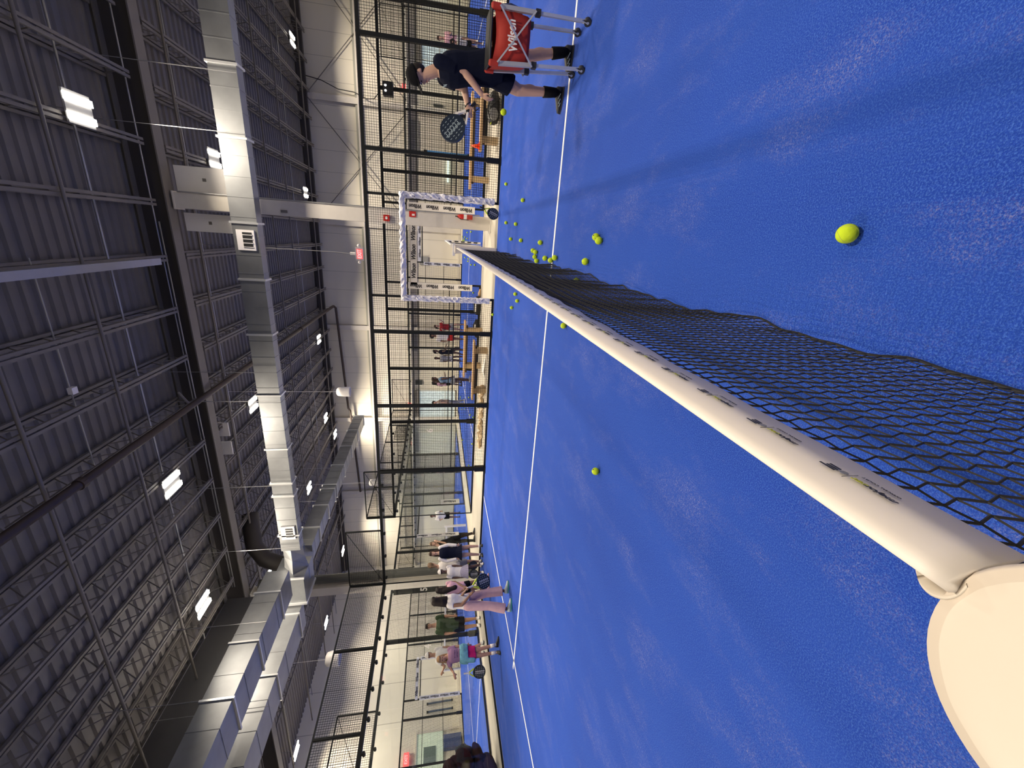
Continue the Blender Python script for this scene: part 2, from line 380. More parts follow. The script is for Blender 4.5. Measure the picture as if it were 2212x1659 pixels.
d1 = duct('long silver rectangular duct running across the hall in front of the girder', (-9.1, 10.8), (12, 0), .32, 5.52, 6.06,
          [x for x in xs if x > -9.1], [3.35, 2.0, 0.28, -1.0, -2.35, -4.0, -5.6, -6.72, -7.15, -8.55], 'x')
for gx in (.15, -8.2):
    MB().box((gx-.45, 10.765, 5.6), (gx, 10.80, 5.98)).build('grille_frame', WHT, d1)
    MB().box((gx-.40, 10.76, 5.65), (gx-.05, 10.766, 5.85)).build('grille_opening', BLACK, d1)
    for i in range(4): MB().box((gx-.385+.09*i, 10.752, 5.64), (gx-.37+.09*i, 10.765, 5.86)).build('grille_blade', WHT, d1)
el = thing('duct_transition', (0, 0, 0), 'faceted silver duct elbow where the long ducts meet', 'duct elbow')
MB().loft([((-9.1, 10.96, 5.79), (0, .18, 0), (0, 0, .29)), ((-9.5, 11.0, 5.79), (0, .22, 0), (0, 0, .30)), ((-9.95, 11.1, 5.8), (.05, .38, 0), (0, 0, .36)), ((-10.5, 11.1, 5.85), (0, .50, 0), (0, 0, .42))], 4).build('elbow_body', GALV, el)
MB().loft([((-10.4, 10.9, 5.85), (.52, 0, 0), (0, 0, .40)), ((-10.4, 11.5, 5.85), (.50, .0, 0), (0, 0, .40)), ((-10.25, 12.1, 5.85), (.32, 0, 0), (0, 0, .28))], 4).build('branch_body', GALV, el)
MB().box((-10.93, 10.55, 5.45), (-9.98, 11.5, 6.35)).build('plenum_box', GALV, el)
MB().box((-11.0, 10.5, 5.42), (-10.93, 11.55, 6.4)).box((-9.99, 10.52, 5.42), (-9.93, 10.56, 6.4)).build('flange', FLANGE, el)
duct('slim silver duct running away to the far wall', (-10.55, 12.0), (0, 22.8), .6, 5.58, 6.1, [12.3+.55*i for i in range(19)], [12.9, 14.2, 15.3, 15.6, 17.2, 19, 20.8, 22.7], 'y')
duct('wide bright silver duct in the upper left corner', (-10.05, 1.5), (0, 10.0), .95, 5.6, 6.2, [2.6, 3.7, 4.6, 5.9, 7.0, 8.0, 8.9], [3.0, 6.45, 7.75, 9.2], 'y')
duct('second silver duct next to the corner one, in front of the charcoal curtain', (-12.0, 2.5), (0, 10.7), .95, 5.6, 6.12, [3.3, 4.2, 5.0, 5.7, 6.3, 7.0, 7.7, 9.0], [5.5, 8.3, 10.2], 'y')
for i, (x, y, z) in enumerate(((3.2, 10.7, 6.1), (2.1, 10.7, 6.1), (-3.3, 10.7, 6.1), (-4.1, 10.7, 6.1), (-6.7, 10.7, 6.1), (-8.9, 10.7, 6.1), (-10.0, 14.6, 6.1), (-9.95, 17.0, 6.1), (-9.1, 8.3, 6.2), (-9.1, 6.5, 6.2), (-11.0, 7.5, 6.1))):
    o = MB().tube([(x, y, z-.6), (x, y, 8.3)], .008, 5).build('duct_hanger_cable', CONDUIT); tag(o, 'thin silver cable holding the %s' % ['long duct, first from the right edge', 'long duct, second from the right edge', 'long duct, left of the white column', 'long duct beside the brown main pipe', 'long duct near the two small white panels', 'long duct near its elbow', 'slim duct, nearer one', 'slim duct, farther one', 'wide corner duct near the elbow', 'wide corner duct toward the left edge', 'second duct before the charcoal curtain'][i], 'cable', 'duct hanger cables')

# ------------------------------------------------------------------ high bay lights
BULB = mat('lit_lamp', (1, .93, .80), emit=18)
def make_light():
    t = thing('high_bay_light')
    MB().box((-.26, -.30, .03), (.26, .30, .06)).build('housing', mat('grey_housing', (.3, .3, .3), .4), t)
    for s_ in (-1, 1):
        MB().box((s_*.145-.055, -.31, 0), (s_*.145+.055, .31, .03)).build('lamp', BULB, t)
        ld = bpy.data.lights.new('lamp_glow', 'AREA'); ld.shape = 'RECTANGLE'; ld.size = .11; ld.size_y = .60; ld.energy = LAMP_W; ld.color = (1, .87, .70); ld.spread = PI*.80
        lo = bpy.data.objects.new('lamp_glow', ld); COL.objects.link(lo); lo.location = (s_*.145, 0, -.004); lo.parent = t
    MB().tube([(0, 0, .05), (0, 0, .80)], .008, 5).build('hanger', CONDUIT, t)
    return t
LP = [(2.0, 9.4, 'nearest lit high bay light, at the upper right corner'), (-5.7, 9.4, 'lit high bay light before the girder, middle of the view'), (-9.55, 9.45, 'lit high bay light beside the charcoal curtain'),
      (1.94, 14.1, 'lit high bay light peeking over the long duct near the white panels'), (-5.6, 14.1, 'lit high bay light peeking over the middle of the long duct'),
      (7.9, 22.95, 'lit high bay light at the far wall, furthest right'), (1.82, 22.8, 'far lit high bay light right of the white column'), (-5.4, 22.7, 'far lit high bay light beside the brown sprinkler main'), (-10, 22.6, 'far lit high bay light beyond the hanging white speaker'),
      (-11.9, 24.3, 'far lit high bay light next to the end of the slim duct'), (-12.0, 18.6, 'lit high bay light between the two silver ducts'), (-12.3, 13.2, 'lit high bay light right behind the duct elbow'), (-12.3, 7.35, 'lit high bay light at the far left edge beside the wide duct'),
      (-20.5, 23.7, 'small lit high bay light seen over the side mesh'), (-21.3, 18.8, 'lit high bay light over the rear court, above the back mesh'), (-22.3, 13.0, 'lit high bay light low at the left edge over the rear court'),
      (2.0, .7, ''), (-5.7, .7, ''), (-9.55, .7, ''), (9.5, 9.4, ''), (9.5, .7, ''), (9.5, 14.1, ''), (-20.5, 7.5, '')]
l0 = make_light()
for i, (x, y, lab) in enumerate(LP):
    o = l0 if i == 0 else copy_tree(l0)
    o.location = (x, y, 7.6)
    if lab: tag(o, lab, 'ceiling light', 'lit high bay lights')
    else: tag(o, 'lit high bay light %s' % ['above the service box of the coach', 'above the left service box', 'above the near side of the glass corner', 'above the right end of the near court', 'above the near right corner of the court', 'above the right end of the next court', 'above the near end of the rear court'][i-16], 'ceiling light', 'lit high bay lights')
# hanging white speakers
def speaker(x, y, z, label, r=.17, h=.44):
    t = thing('pendant_speaker', (x, y, z), label, 'speaker')
    MB().loft([((0, 0, 0), (r, 0, 0), (0, r, 0)), ((0, 0, .03), (r*1.05, 0, 0), (0, r*1.05, 0)), ((0, 0, h*.6), (r*.97, 0, 0), (0, r*.97, 0)), ((0, 0, h*.92), (r*.85, 0, 0), (0, r*.85, 0)), ((0, 0, h), (r*.6, 0, 0), (0, r*.6, 0))], 24).build('shell', WHT, t, smooth=True)
    MB().tube([(0, 0, -.004), (0, 0, .0)], r*.9, 24).build('grille', mat('grey_grille', (.42, .41, .42), .6), t)
    MB().tube([(0, 0, h), (0, 0, 8.3-z)], .007, 5).build('cable', WHT, t)
speaker(-5.09, 14, 4.4, 'white drum speaker hanging in the middle of the hall')
speaker(-15.45, 12, 5.05, 'larger white speaker hanging over the glass at the left', .28, .52)
speaker(-11.45, 18, 4.2, 'small white speaker hanging behind the corner mesh')
# exit sign
t = thing('exit_sign', (-.4, 14, 3.71), 'small lit red exit sign hanging in front of the far wall', 'exit sign')
MB().box((-.2, -.03, 0), (.2, .03, .24)).build('housing', mat('white_sign_body', (.8, .75, .75), .4), t)
MB().box((-.15, -.034, .02), (.15, -.03, .2)).build('red_face', mat('lit_red_face', (1, .12, .12), emit=1.1), t)
text('lettering', 'EXIT', .16, mat('lit_red_letters', (1, .45, .45), emit=1.3), t, (0, -.038, .11), (1, 0, 0), (0, 0, 1), bold=.02, wx=.8)
for s_ in (-1, 1):
    MB().ball((s_*.25, 0, .13), .05).build('emergency_lamp', WHT, t, smooth=True)
MB().tube([(0, 0, .24), (0, 0, .4)], .04, 12).build('mount', WHT, t)
MB().tube([(0, 0, .4), (.02, 0, .9), (0, 0, 4.65)], .01, 6).build('cable', CONDUIT, t)
# ------------------------------------------------------------------ courts
def turf(x0, y0, x1, y1, label, lines):
    t = thing('court_turf', (0, 0, 0), label, 'court surface')
    MB().box((x0, y0, -.03), (x1, y1, 0)).build('turf', TURF, t)
    for a, b in lines: MB().box((a[0], a[1], -.005), (b[0], b[1], .004)).build('court_line', LINE, t)
L_ = .025
turf(-10, 0, 10, 10.08, 'near blue court turf with white lines, sandy patches and tennis balls',
     [((-7.15, 5-L_), (7.15, 5+L_)), ((-6.95-L_, 0), (-6.95+L_, 10.08)), ((6.95-L_, 0), (6.95+L_, 10.08))])
turf(-10, 13.4, 10, 23.6, 'blue court turf beyond the corridor and far fence',
     [((-7.15, 18.5-L_), (7.15, 18.5+L_)), ((-6.95-L_, 13.4), (-6.95+L_, 23.6)), ((6.95-L_, 13.4), (6.95+L_, 23.6))])
turf(-22.4, 5.7, -12.1, 25.75, 'blue court turf of the rear court behind the glass',
     [((-17.3-L_, 8.55), (-17.3+L_, 22.9)), ((-22.4, 8.75-L_), (-12.1, 8.75+L_)), ((-22.4, 22.7-L_), (-12.1, 22.7+L_))])

def frame(O, U):
    O, U = V(O), V(U); N = U.cross(V((0, 0, 1)))   # N points to the right of U
    return lambda s, z, n=0: O+U*s+V((0, 0, z))+N*n
def mesh_panel(t, F, s0, s1, z0, z1, pitch=.05, r=.0055):
    m = MB(); n = int((s1-s0)/pitch)
    for i in range(1, n): m.beam(F(s0+pitch*i, z0), F(s0+pitch*i, z1), r, r)
    n = int((z1-z0)/pitch)
    for i in range(1, n): m.beam(F(s0, z0+pitch*i), F(s1, z0+pitch*i), r, r)
    return m.build('mesh_panel', WIRE, t)
def bar(t, F, a, b, w=.06, name='rail', m=None):
    return MB().beam(F(*a), F(*b), w, w).build(name, m or BLK, t)
def post(t, F, s, h, w=.085, foot=True):
    m = MB().beam(F(s, 0), F(s, h), w, w, (0, 1, 0))
    if foot: m.beam(F(s, 0), F(s, .32), w*1.5, w*1.3, (0, 1, 0)).beam(F(s, -.0), F(s, .015), w*2.4, w*2.2, (0, 1, 0))
    return m.build('post', BLK, t)
def glass(t, F, s0, s1, z1=3.0, step=2.0):
    s = s0
    while s < s1-.1:
        e = min(s+step, s1)
        MB().add_quadbox(F, s+.006, e-.006, .05, z1-.02, .012).build('glass_pane', GLASS, t)
        s = e
def add_quadbox(self, F, s0, s1, z0, z1, th):
    p = [F(s0, z0, -th/2), F(s1, z0, -th/2), F(s1, z0, th/2), F(s0, z0, th/2), F(s0, z1, -th/2), F(s1, z1, -th/2), F(s1, z1, th/2), F(s0, z1, th/2)]
    self.add(p, [(3, 2, 1, 0), (4, 5, 6, 7), (0, 1, 5, 4), (1, 2, 6, 5), (2, 3, 7, 6), (3, 0, 4, 7)]); return self
MB.add_quadbox = add_quadbox
def clamps(t, F, ss, z, n):
    for s in ss: MB().tube([F(s, z, 0), F(s, z, n)], .035, 8).beam(F(s, z, n*.5), F(s, z+.06, n*.5), .03, .03).build('glass_clamp', BLK, t)
def side_fence(label, O, U, glass0, mesh0, door0, door1, mesh1, glass1, posts, stepN=1, numbers=(), H=2.98):
    """long side of a court: glass | mesh | doorway | mesh | glass"""
    t = thing('court_fence', (0, 0, 0), label, 'fence'); F = frame(O, U)
    glass(t, F, glass0, mesh0, H); glass(t, F, mesh1, glass1, H)
    for a, b in ((mesh0, door0), (door1, mesh1)):
        s = a; stops = sorted([p for p in posts if a+.1 < p < b-.1])+[b]
        for e in stops:
            mesh_panel(t, F, s, e, .04, H); s = e
    mesh_panel(t, F, door0, door1, 2.18, H)
    for p in posts: post(t, F, p, H, .095 if p in (mesh0, mesh1) else .075)
    for p in (door0, door1): post(t, F, p, H, .055, False)
    bar(t, F, (glass0, H), (glass1, H), .07, 'top_rail')
    for z in (1.0, 2.0):
        bar(t, F, (mesh0, z), (door0, z), .028, 'mid_rail'); bar(t, F, (door1, z), (mesh1, z), .028, 'mid_rail')
    bar(t, F, (door0, 2.17), (door1, 2.17), .05, 'lintel')
    bar(t, F, (glass0, .025), (door0, .025), .05, 'bottom_rail'); bar(t, F, (door1, .025), (glass1, .025), .05, 'bottom_rail')
    for a, b in ((glass0, glass0+2), (glass1-2, glass1)):   # stepped mesh up to four metres beside the back walls
        mesh_panel(t, F, a, b, H, 4.0); bar(t, F, (a, 4.0), (b, 4.0), .035, 'top_rail')
        for s in (a, b): bar(t, F, (s, H), (s, 4.0), .035, 'upright')
        bar(t, F, (a, H), (b, 4.0) if a == glass0 else (b, 4.0), .012, 'stay_wire')
    clamps(t, F, [glass0+.25+.83*i for i in range(5)]+[mesh1+.4+.83*i for i in range(5)], H-.07, .07*stepN)
    return t, F
def back_wall(label, O, U, L, n=1, nodes=None, H=2.98):
    t = thing('court_back_wall', (0, 0, 0), label, 'glass wall'); F = frame(O, U)
    glass(t, F, 0, L, H); bar(t, F, (0, H), (L, H), .09, 'top_rail'); bar(t, F, (0, .02), (L, .02), .04, 'bottom_rail'); bar(t, F, (0, 4.0), (L, 4.0), .035, 'mesh_top_rail')
    ss = nodes or [2*i for i in range(int(L/2)+1)]
    for a, b in zip(ss, ss[1:]): mesh_panel(t, F, a, b, H, 4.0)
    for s in ss: bar(t, F, (s, H), (s, 4.0), .05, 'mesh_post')
    clamps(t, F, [.3+.66*i for i in range(int((L-.3)/.66)+1)], H-.09, .09*n)
    for s in (0, L): bar(t, F, (s, 0), (s, H), .03, 'corner_upright')
    return t, F
side_fence('long mesh and glass fence on the far side of the near court, with padded doorway', (0, 10.12, 0), (1, 0, 0), -10, -6, -1.12, 1.12, 6, 10, [-6, -4, -2, 2, 4, 6])
back_wall('tall glass wall with upper mesh behind the group of players', (-10.04, 0, 0), (0, 1, 0), 10.12, 1, [0, 2, 4, 6, 8, 10.12])
fB, F = side_fence('mesh and glass fence across the corridor with banner framed doorway', (0, 13.38, 0), (1, 0, 0), -10, -6, -1.15, 1.15, 6, 10, [-6, -4, -2, 2, 4, 6])
text('number_marking', '6', .30, WHT, fB, (-6.35, 13.36, 1.63), (1, 0, 0), (0, 0, 1), bold=.02)
fb2, F = side_fence('far side fence of the next court in front of the hall wall', (0, 23.65, 0), (1, 0, 0), -10, -6, -1.15, 1.15, 6, 10, [-6, -4, -2, 2, 4, 6])
back_wall('glass end wall of the next court, running away to the hall wall', (-10.04, 13.38, 0), (0, 1, 0), 10.27, 1, [0, 2.05, 4.1, 6.15, 8.2, 10.27])
back_wall('right hand glass end wall of the next court', (10.04, 13.38, 0), (0, 1, 0), 10.27, -1)
fC, F = side_fence('side fence of the rear court, glass then mesh, seen through the back glass', (-12.06, 0, 0), (0, 1, 0), 5.7, 9.72, 14.6, 16.75, 21.7, 25.75, [9.72, 11.72, 13.7, 17.7, 19.7, 21.7])
text('number_marking', '4', .30, WHT, fC, (-12.04, 9.42, 1.64), (0, 1, 0), (0, 0, 1), bold=.02)
fC2, F = side_fence('furthest fence of the rear court before the left hall wall', (-22.45, 0, 0), (0, 1, 0), 5.7, 9.72, 14.6, 16.75, 21.7, 25.75, [9.72, 11.72, 13.7, 17.7, 19.7, 21.7])
back_wall('glass end wall of the rear court next to the far hall wall', (-22.4, 25.78, 0), (1, 0, 0), 10.3, 1, [0, 2, 4, 6, 8, 10.3])
s5 = thing('court_number_sign', (-12.0, 11.66, 1.5), 'dark plate with a white number 5 on a rear court fence post', 'sign')
MB().box((-.015, -.14, -.2), (0, .14, 1.4)).build('plate', BLK, s5)
text('number', '5', .34, WHT, s5, (.003, 0, .32), (0, 1, 0), (0, 0, 1), bold=.02)

# white padding around the doorway of the near court, creased vinyl with stitched eyelets
def crumple(pts, r, seed, n=14, amp=.16):
    rnd = random.Random(seed); m = MB(); P = []
    for a, b in zip(pts, pts[1:]):
        k = max(2, int((V(b)-V(a)).length/.055))
        for i in range(k): P.append(V(a).lerp(V(b), i/k))
    P.append(V(pts[-1])); m.tube(P, r, n)
    m.v = [tuple(V(p)+V((rnd.uniform(-1, 1), rnd.uniform(-1, 1), rnd.uniform(-1, 1)))*r*amp) for p in m.v]
    return m
for s_, lab in ((-1.14, 'creased white padding on the left doorpost of the near fence'), (1.14, 'creased white padding on the right doorpost of the near fence')):
    t = thing('post_padding', (s_, 10.05, 0), lab, 'padding')
    crumple([(0, 0, .12), (.0, 0, 2.2)], .068, int(s_*10)+50, 12, .24).build('vinyl_sleeve', PAD, t)
    for i in range(11): MB().tube([(-s_/1.14*.03, -.06, .3+.18*i), (-s_/1.14*.03, -.078, .3+.18*i)], .012, 8).build('eyelet', mat('grey_eyelet', (.25, .25, .26), .4, .6), t)
t = thing('lintel_padding', (0, 10.05, 2.2), 'creased white padding along the top of the near doorway', 'padding')
crumple([(-1.2, 0, 0), (1.2, 0, 0)], .066, 3, 12, .24).build('vinyl_sleeve', PAD, t)
# printed banners around the doorway of the next court
def banner(name, label, x, y, z0, z1, wd, n, face=-1):
    t = thing(name, (x, y, 0), label, 'banner')
    MB().box((-wd/2, -.012, z0), (wd/2, .012, z1)).build('cloth', WHT, t)
    for i in range(n): text('lettering', 'Wilson', .155, INK, t, (0, face*.016, z0+(i+.5)*(z1-z0)/n), (0, 0, 1), (-1, 0, 0), shear=.25, bold=.035, wx=.82)
    return t
banner('doorpost_banner', 'white banner with four black Wilson words on the left post of the second doorway', -1.22, 13.30, .28, 2.3, .2, 4)
banner('doorpost_banner', 'white banner with four black Wilson words on the right post of the second doorway', 1.1, 13.30, .28, 2.3, .2, 4)
t = thing('lintel_banner', (0, 13.30, 2.12), 'white banner with three black Wilson words over the second doorway', 'banner')
MB().box((-1.2, -.012, -.1), (.9, .012, .1)).build('cloth', WHT, t)
for i in range(3): text('lettering', 'Wilson', .185, INK, t, (-.78+.56*i, -.016, 0), (1, 0, 0), (0, 0, 1), shear=.25, bold=.035, wx=.85)
banner('doorpost_banner', 'small far banner with Wilson words left of the third doorway by the hall wall', -1.2, 23.58, .1, 2.1, .16, 4)
t = thing('lintel_banner', (0, 23.58, 2.32), 'small far black and white banner over the third doorway by the hall wall', 'banner')
MB().box((-1.1, -.012, -.07), (.95, .012, .09)).build('cloth', WHT, t)
for i in range(3): text('lettering', 'Wilson', .15, INK, t, (-.7+.62*i, -.016, -.02), (1, 0, 0), (0, 0, 1), shear=.25, bold=.04)
for s_, lab in ((14.6, 'far banner with Wilson words on the left post of the rear court doorway'), (16.75, 'far banner on the right post of the rear court doorway, half hidden by players')):
    t = thing('doorpost_banner', (-22.38, s_, 0), lab, 'banner')
    MB().box((-.012, -.1, .1), (.012, .1, 2.2)).build('cloth', WHT, t)
    for i in range(4): text('lettering', 'Wilson', .15, INK, t, (.016, 0, .4+.5*i), (0, 0, 1), (0, -1, 0), shear=.25, bold=.035)
t = thing('lintel_banner', (-22.38, 15.7, 2.35), 'far black and white banner over the rear court doorway', 'banner')
MB().box((-.012, -1.15, -.07), (.012, 1.15, .07)).build('cloth', WHT, t)
for i in range(3): text('lettering', 'Wilson', .17, INK, t, (.016, -.75+.75*i, 0), (0, 1, 0), (0, 0, 1), shear=.25, bold=.04)
t = thing('doorpost_banner', (-12.0, 16.9, 0), 'white Wilson banner standing at the rear court doorway, right of its net', 'banner')
MB().box((-.012, -.17, .25), (.012, .17, 1.15)).build('cloth', WHT, t)
text('lettering', 'Wilson', .22, INK, t, (.016, 0, .7), (0, 0, 1), (0, -1, 0), shear=.25, bold=.035, wx=.95)
t = thing('doorpost_banner', (-12.0, 14.55, 0), 'white Wilson banner on the near post of the rear court side doorway', 'banner')
MB().box((-.012, -.1, .4), (.012, .1, 2.2)).build('cloth', WHT, t)
for i in range(3): text('lettering', 'Wilson', .15, INK, t, (.016, 0, .75+.6*i), (0, 0, 1), (0, -1, 0), shear=.25, bold=.035)

# ------------------------------------------------------------------ nets
NETM = mat('black_net_cord', (.010, .010, .012), .8, 0, .2, 40)
nt_ = thing('tennis_net', (0, 0, 0), 'black net with wide white tape stretching across the near court', 'net')
NX = .07
def ztop(y): return .9555+.0154*((y-5)/5)**2
def nx(y, z):
    k = max(0, 1-z/ztop(y)); return NX+k*(.018*math.sin(y*1.7+.6)+.012*math.sin(y*5.3))-.02*k*(1-k)*4*.5+k**6*(.007*math.sin(y*9.3)+.006*math.sin(y*17.7+1)+.004*math.sin(y*31+2))
def nz(y, f):                       # f: 0 = under the tape, 1 = bottom hem
    return ztop(y)-.02-f*(ztop(y)-.03+.012*math.sin(y*11)+.01*math.sin(y*4.1))
m = MB(); SP = .036; rows = 26; nst = int(10.0/SP)
def npt(i, j, zig=1):
    y = .04+i*SP; f = j/rows; z = max(.006, nz(y, f)); return V((nx(y, z), y+(.006 if (j % 2) else -.006)*zig, z))
for i in range(nst):
    m.tube([npt(i, j) for j in range(rows+1)], .0022, 4, False)
m.build('net_verticals', NETM, nt_)
m = MB()
for j in range(1, rows+1):
    m.tube([npt(i, j)+V((0, 0, .003 if i % 2 else -.003)) for i in range(nst)], .0017, 3, False)
m.build('net_horizontals', NETM, nt_)
m = MB().tube([npt(i, rows)+V((0, 0, 0)) for i in range(nst)], .005, 5, False); m.build('bottom_hem', NETM, nt_)
# tape: folded band, its near face leaning outwards, lower edge gently scalloped
prof = lambda y: [(NX-.004, 0), (NX+.004, .0), (NX+.013, -.012), (NX+.019, -.04), (NX+.024, -.093+.006*math.sin(y*21)*min(1, y)), (NX+.021, -.093+.006*math.sin(y*21)*min(1, y)), (NX+.0, -.03),
                  (NX-.015, -.088), (NX-.019, -.088), (NX-.014, -.03), (NX-.010, -.010)]
ys = [.03+.03*i for i in range(334)]; m = MB(); k = len(prof(0))
for y in ys: m.v += [(x, y, ztop(y)+z) for x, z in prof(y)]
for i in range(len(ys)-1):
    for q in range(k):
        q2 = (q+1) % k; m.f.append((i*k+q, i*k+q2, (i+1)*k+q2, (i+1)*k+q))
m.f.append(tuple(range(k))[::-1]); m.f.append(tuple((len(ys)-1)*k+q for q in range(k)))
m.build('net_tape', mat('white_net_tape', (.74, .68, .62), .5, 0, .05, 6), nt_, smooth=True)
LIME = mat('lime_ink', (.38, .40, .02), .6); GREY = mat('grey_ink', (.18, .18, .2), .6)
for i in range(24):
    y0 = .125+.1435*i; zc = ztop(y0)-.052; X_, Y_ = (0, 1, 0), V((.12, 0, 1)).normalized(); px = NX+.0225
    if i < 12:
        text('tape_logo', 'mejor', .0155, INK, nt_, (px, y0+.016, zc), X_, Y_, shear=.2, bold=.02, ext=.0002, wx=1.0)
        text('tape_logo', 'set', .0155, LIME, nt_, (px, y0+.0415, zc), X_, Y_, shear=.2, bold=.02, ext=.0002)
        text('tape_logo', 'OFFICIAL COURT', .006, INK, nt_, (px+.0012, y0+.026, zc-.014), X_, Y_, ext=.0002)
        MB().box((px, y0+.0545, zc-.013), (px+.0006, y0+.0553, zc+.013)).build('tape_logo', GREY, nt_)
        MB().tube([(px-.0004, y0+.063, zc), (px+.0004, y0+.063, zc)], .005, 14).build('tape_logo', GREY, nt_)
        for q in range(3): MB().box((px, y0+.070, zc+.006-.005*q), (px+.0006, y0+.086+.006*(q == 0), zc+.009-.005*q)).build('tape_logo', INK, nt_)
    else: MB().box((px, y0, zc-.006), (px+.0008, y0+.075, zc+.004)).build('tape_logo', GREY, nt_)
# net posts with white covers
def post_cover(name, x, y, h, label, r=.125, seed=1, front=1):
    t = thing(name, (x, y, 0), label, 'net post')
    secs = []
    for z, k in ((0, .80), (.02, .84), (.3, .86), (.6, .88), (h-.16, .94), (h-.04, 1.0), (h-.010, 1.0), (h-.001, .99), (h+.004, .94), (h+.007, .8), (h+.007, .55), (h+.006, .3), (h+.006, .05)):
        secs.append(((0, 0, z), (r*k, 0, 0), (0, r*k, 0)))
    m = MB().loft(secs, 56); rnd = random.Random(seed)
    m.v = [tuple(V(p)+V((rnd.uniform(-1, 1), rnd.uniform(-1, 1), 0))*r*.009) for p in m.v]
    o = m.build('cover', mat('ivory_post_cover', (.60, .54, .46), .5, 0, .05, 5, .08), t, smooth=True)
    md = o.modifiers.new('s', 'SUBSURF'); md.levels = 1; md.render_levels = 2
    MB().loft([((0, 0, h-.012), (r*1.015, 0, 0), (0, r*1.015, 0)), ((0, 0, h-.004), (r*1.03, 0, 0), (0, r*1.03, 0)), ((0, 0, h+.004), (r*1.0, 0, 0), (0, r*1.0, 0))], 56).build('piping_seam', mat('ivory_seam', (.58, .51, .43), .6), t, smooth=True)
    return t
nc = post_cover('net_post_cover', .030, -.080, .945, 'big ivory padded cover of the near net post in the lower left corner', .118)
lp = [(.040-.028*math.sin(PI*i/16)-.006*i/16, .105+.020*(1-math.cos(PI*i/16))) for i in range(17)]; m = MB()
for i, (a, b_) in enumerate(lp): m.v += [(a, b_, .905), (a, b_, .950), (a+.003, b_+.002, .950), (a+.003, b_+.002, .905)]
for i in range(len(lp)-1):
    for q in range(4): m.f.append((i*4+q, i*4+(q+1) % 4, (i+1)*4+(q+1) % 4, (i+1)*4+q))
m.build('strap_loop', mat('ivory_post_cover', (.76,)*3), nc, smooth=True)
fc = post_cover('net_post_cover', .05, 10.02, 1.0, 'slim white padded cover of the far net post in the doorway', .10, 2)
MB().box((-.15, -.05, 1.0), (.13, .05, 1.06)).build('top_pad', WHT, fc)
def far_net(label, p, q, h=.93):
    t = thing('tennis_net', (0, 0, 0), label, 'net'); p, q = V(p), V(q); d = q-p; n = int(d.length/.06); m = MB()
    for i in range(n): a = p+d*(i/n); m.beam(a+V((0, 0, .01)), a+V((0, 0, h-.05)), .008, .008)
    for j in range(14): m.beam(p+V((0, 0, .02+j*.063)), q+V((0, 0, .02+j*.063)), .007, .007)
    m.build('netting', NETM, t); MB().beam(p+V((0, 0, h-.03)), q+V((0, 0, h-.03)), .05, .08).build('net_tape', WHT, t)
    for e in (p, q): MB().tube([e, e+V((0, 0, h+.06))], .06, 10).build('post', WHT, t)
far_net('net of the next court seen through both doorways', (.05, 13.7, 0), (.05, 23.3, 0))
far_net('net of the rear court beyond the glass', (-12.5, 15.7, 0), (-22.1, 15.7, 0))
t = thing('net_post_sleeve', (.17, 13.5, 0), 'white sleeve with black print on the second court net post', 'post sleeve')
MB().box((-.03, -.05, .05), (.03, .15, .95)).build('sleeve', WHT, t)
for i in range(4): MB().box((-.012, -.056, .15+.2*i), (.025, -.05, .27+.2*i)).build('print', INK, t)
# ------------------------------------------------------------------ balls
def make_ball(near=True):
    o = MB().ball((0, 0, 0), .033, 24, 16).build('tennis_ball', BALL, smooth=True)
    if near:
        pts = []
        for i in range(49):
            t = 2*PI*i/48; a = .44
            x = a*math.cos(t)+(1-a)*math.cos(3*t)*.62; y = a*math.sin(t)-(1-a)*math.sin(3*t)*.62; z = 1.15*math.sqrt(a*(1-a))*math.sin(2*t)
            pts.append(V((x, y, z)).normalized()*.0331)
        MB().tube(pts, .0011, 5, False).build('seam', SEAM, o)
        MB().tube([(0, .0, .0328), (0, 0, .0334)], .0055, 10).box((-.008, -.001, .0325), (.008, .001, .0334)).build('print_mark', INK, o)
    return o
NB = [(1.42, 8.97, 'tennis ball nearest the far fence, straight ahead right of the doorway'), (.98, 7.06, 'lone tennis ball between the padded doorway and the service centre line'),
      (.67, 8.68, 'tennis ball lying just in front of the doorway sill, right one of two far ones'), (.62, 7.56, 'tennis ball a step in front of the doorway, right of the net'), (.36, 8.0, 'tennis ball near the doorway in line with the net post'),
      (.35, 6.98, 'second tennis ball in line with the net post, nearer than its neighbour'), (.34, 5.59, 'tennis ball alone just short of the ball trio beside the net'), (.22, 6.0, 'upper ball of the trio touching each other beside the net'),
      (.205, 5.83, 'right ball of the trio touching each other beside the net'), (.14, 5.85, 'left ball of the trio touching each other beside the net'), (.09, 5.72, 'ball under the trio, leaning on the net hem'),
      (.15, 5.26, 'first of three balls in a row before the white line at the net'), (.14, 4.97, 'middle ball of the row of three at the net'), (.18, 4.79, 'ball sitting on the white centre line beside the net'),
      (.425, 3.51, 'rear ball of the pair lying together on the near turf'), (.395, 3.43, 'front ball of the pair lying together on the near turf'), (.20, 3.71, 'single ball near the net hem, below the centre line'),
      (.0, 3.9, 'ball seen through the net just past the hem'), (-.16, 4.98, 'ball seen dimly through the net near the white line'), (-.57, 7.15, 'right ball of three beyond the net, near its far end'),
      (-.66, 6.93, 'middle ball of three beyond the net'), (-.86, 7.42, 'left ball of three beyond the net'), (-.52, 4.16, 'ball just over the tape on the far side of the net'),
      (-1.55, 2.78, 'lone ball in the open turf left of the net'), (.45, 1.1, 'largest tennis ball, alone on the turf closest to the viewer'), (-1.46, 9.97, 'ball resting against the mesh left of the doorway')]
b0 = make_ball(); FB = make_ball(False); rb = random.Random(4)
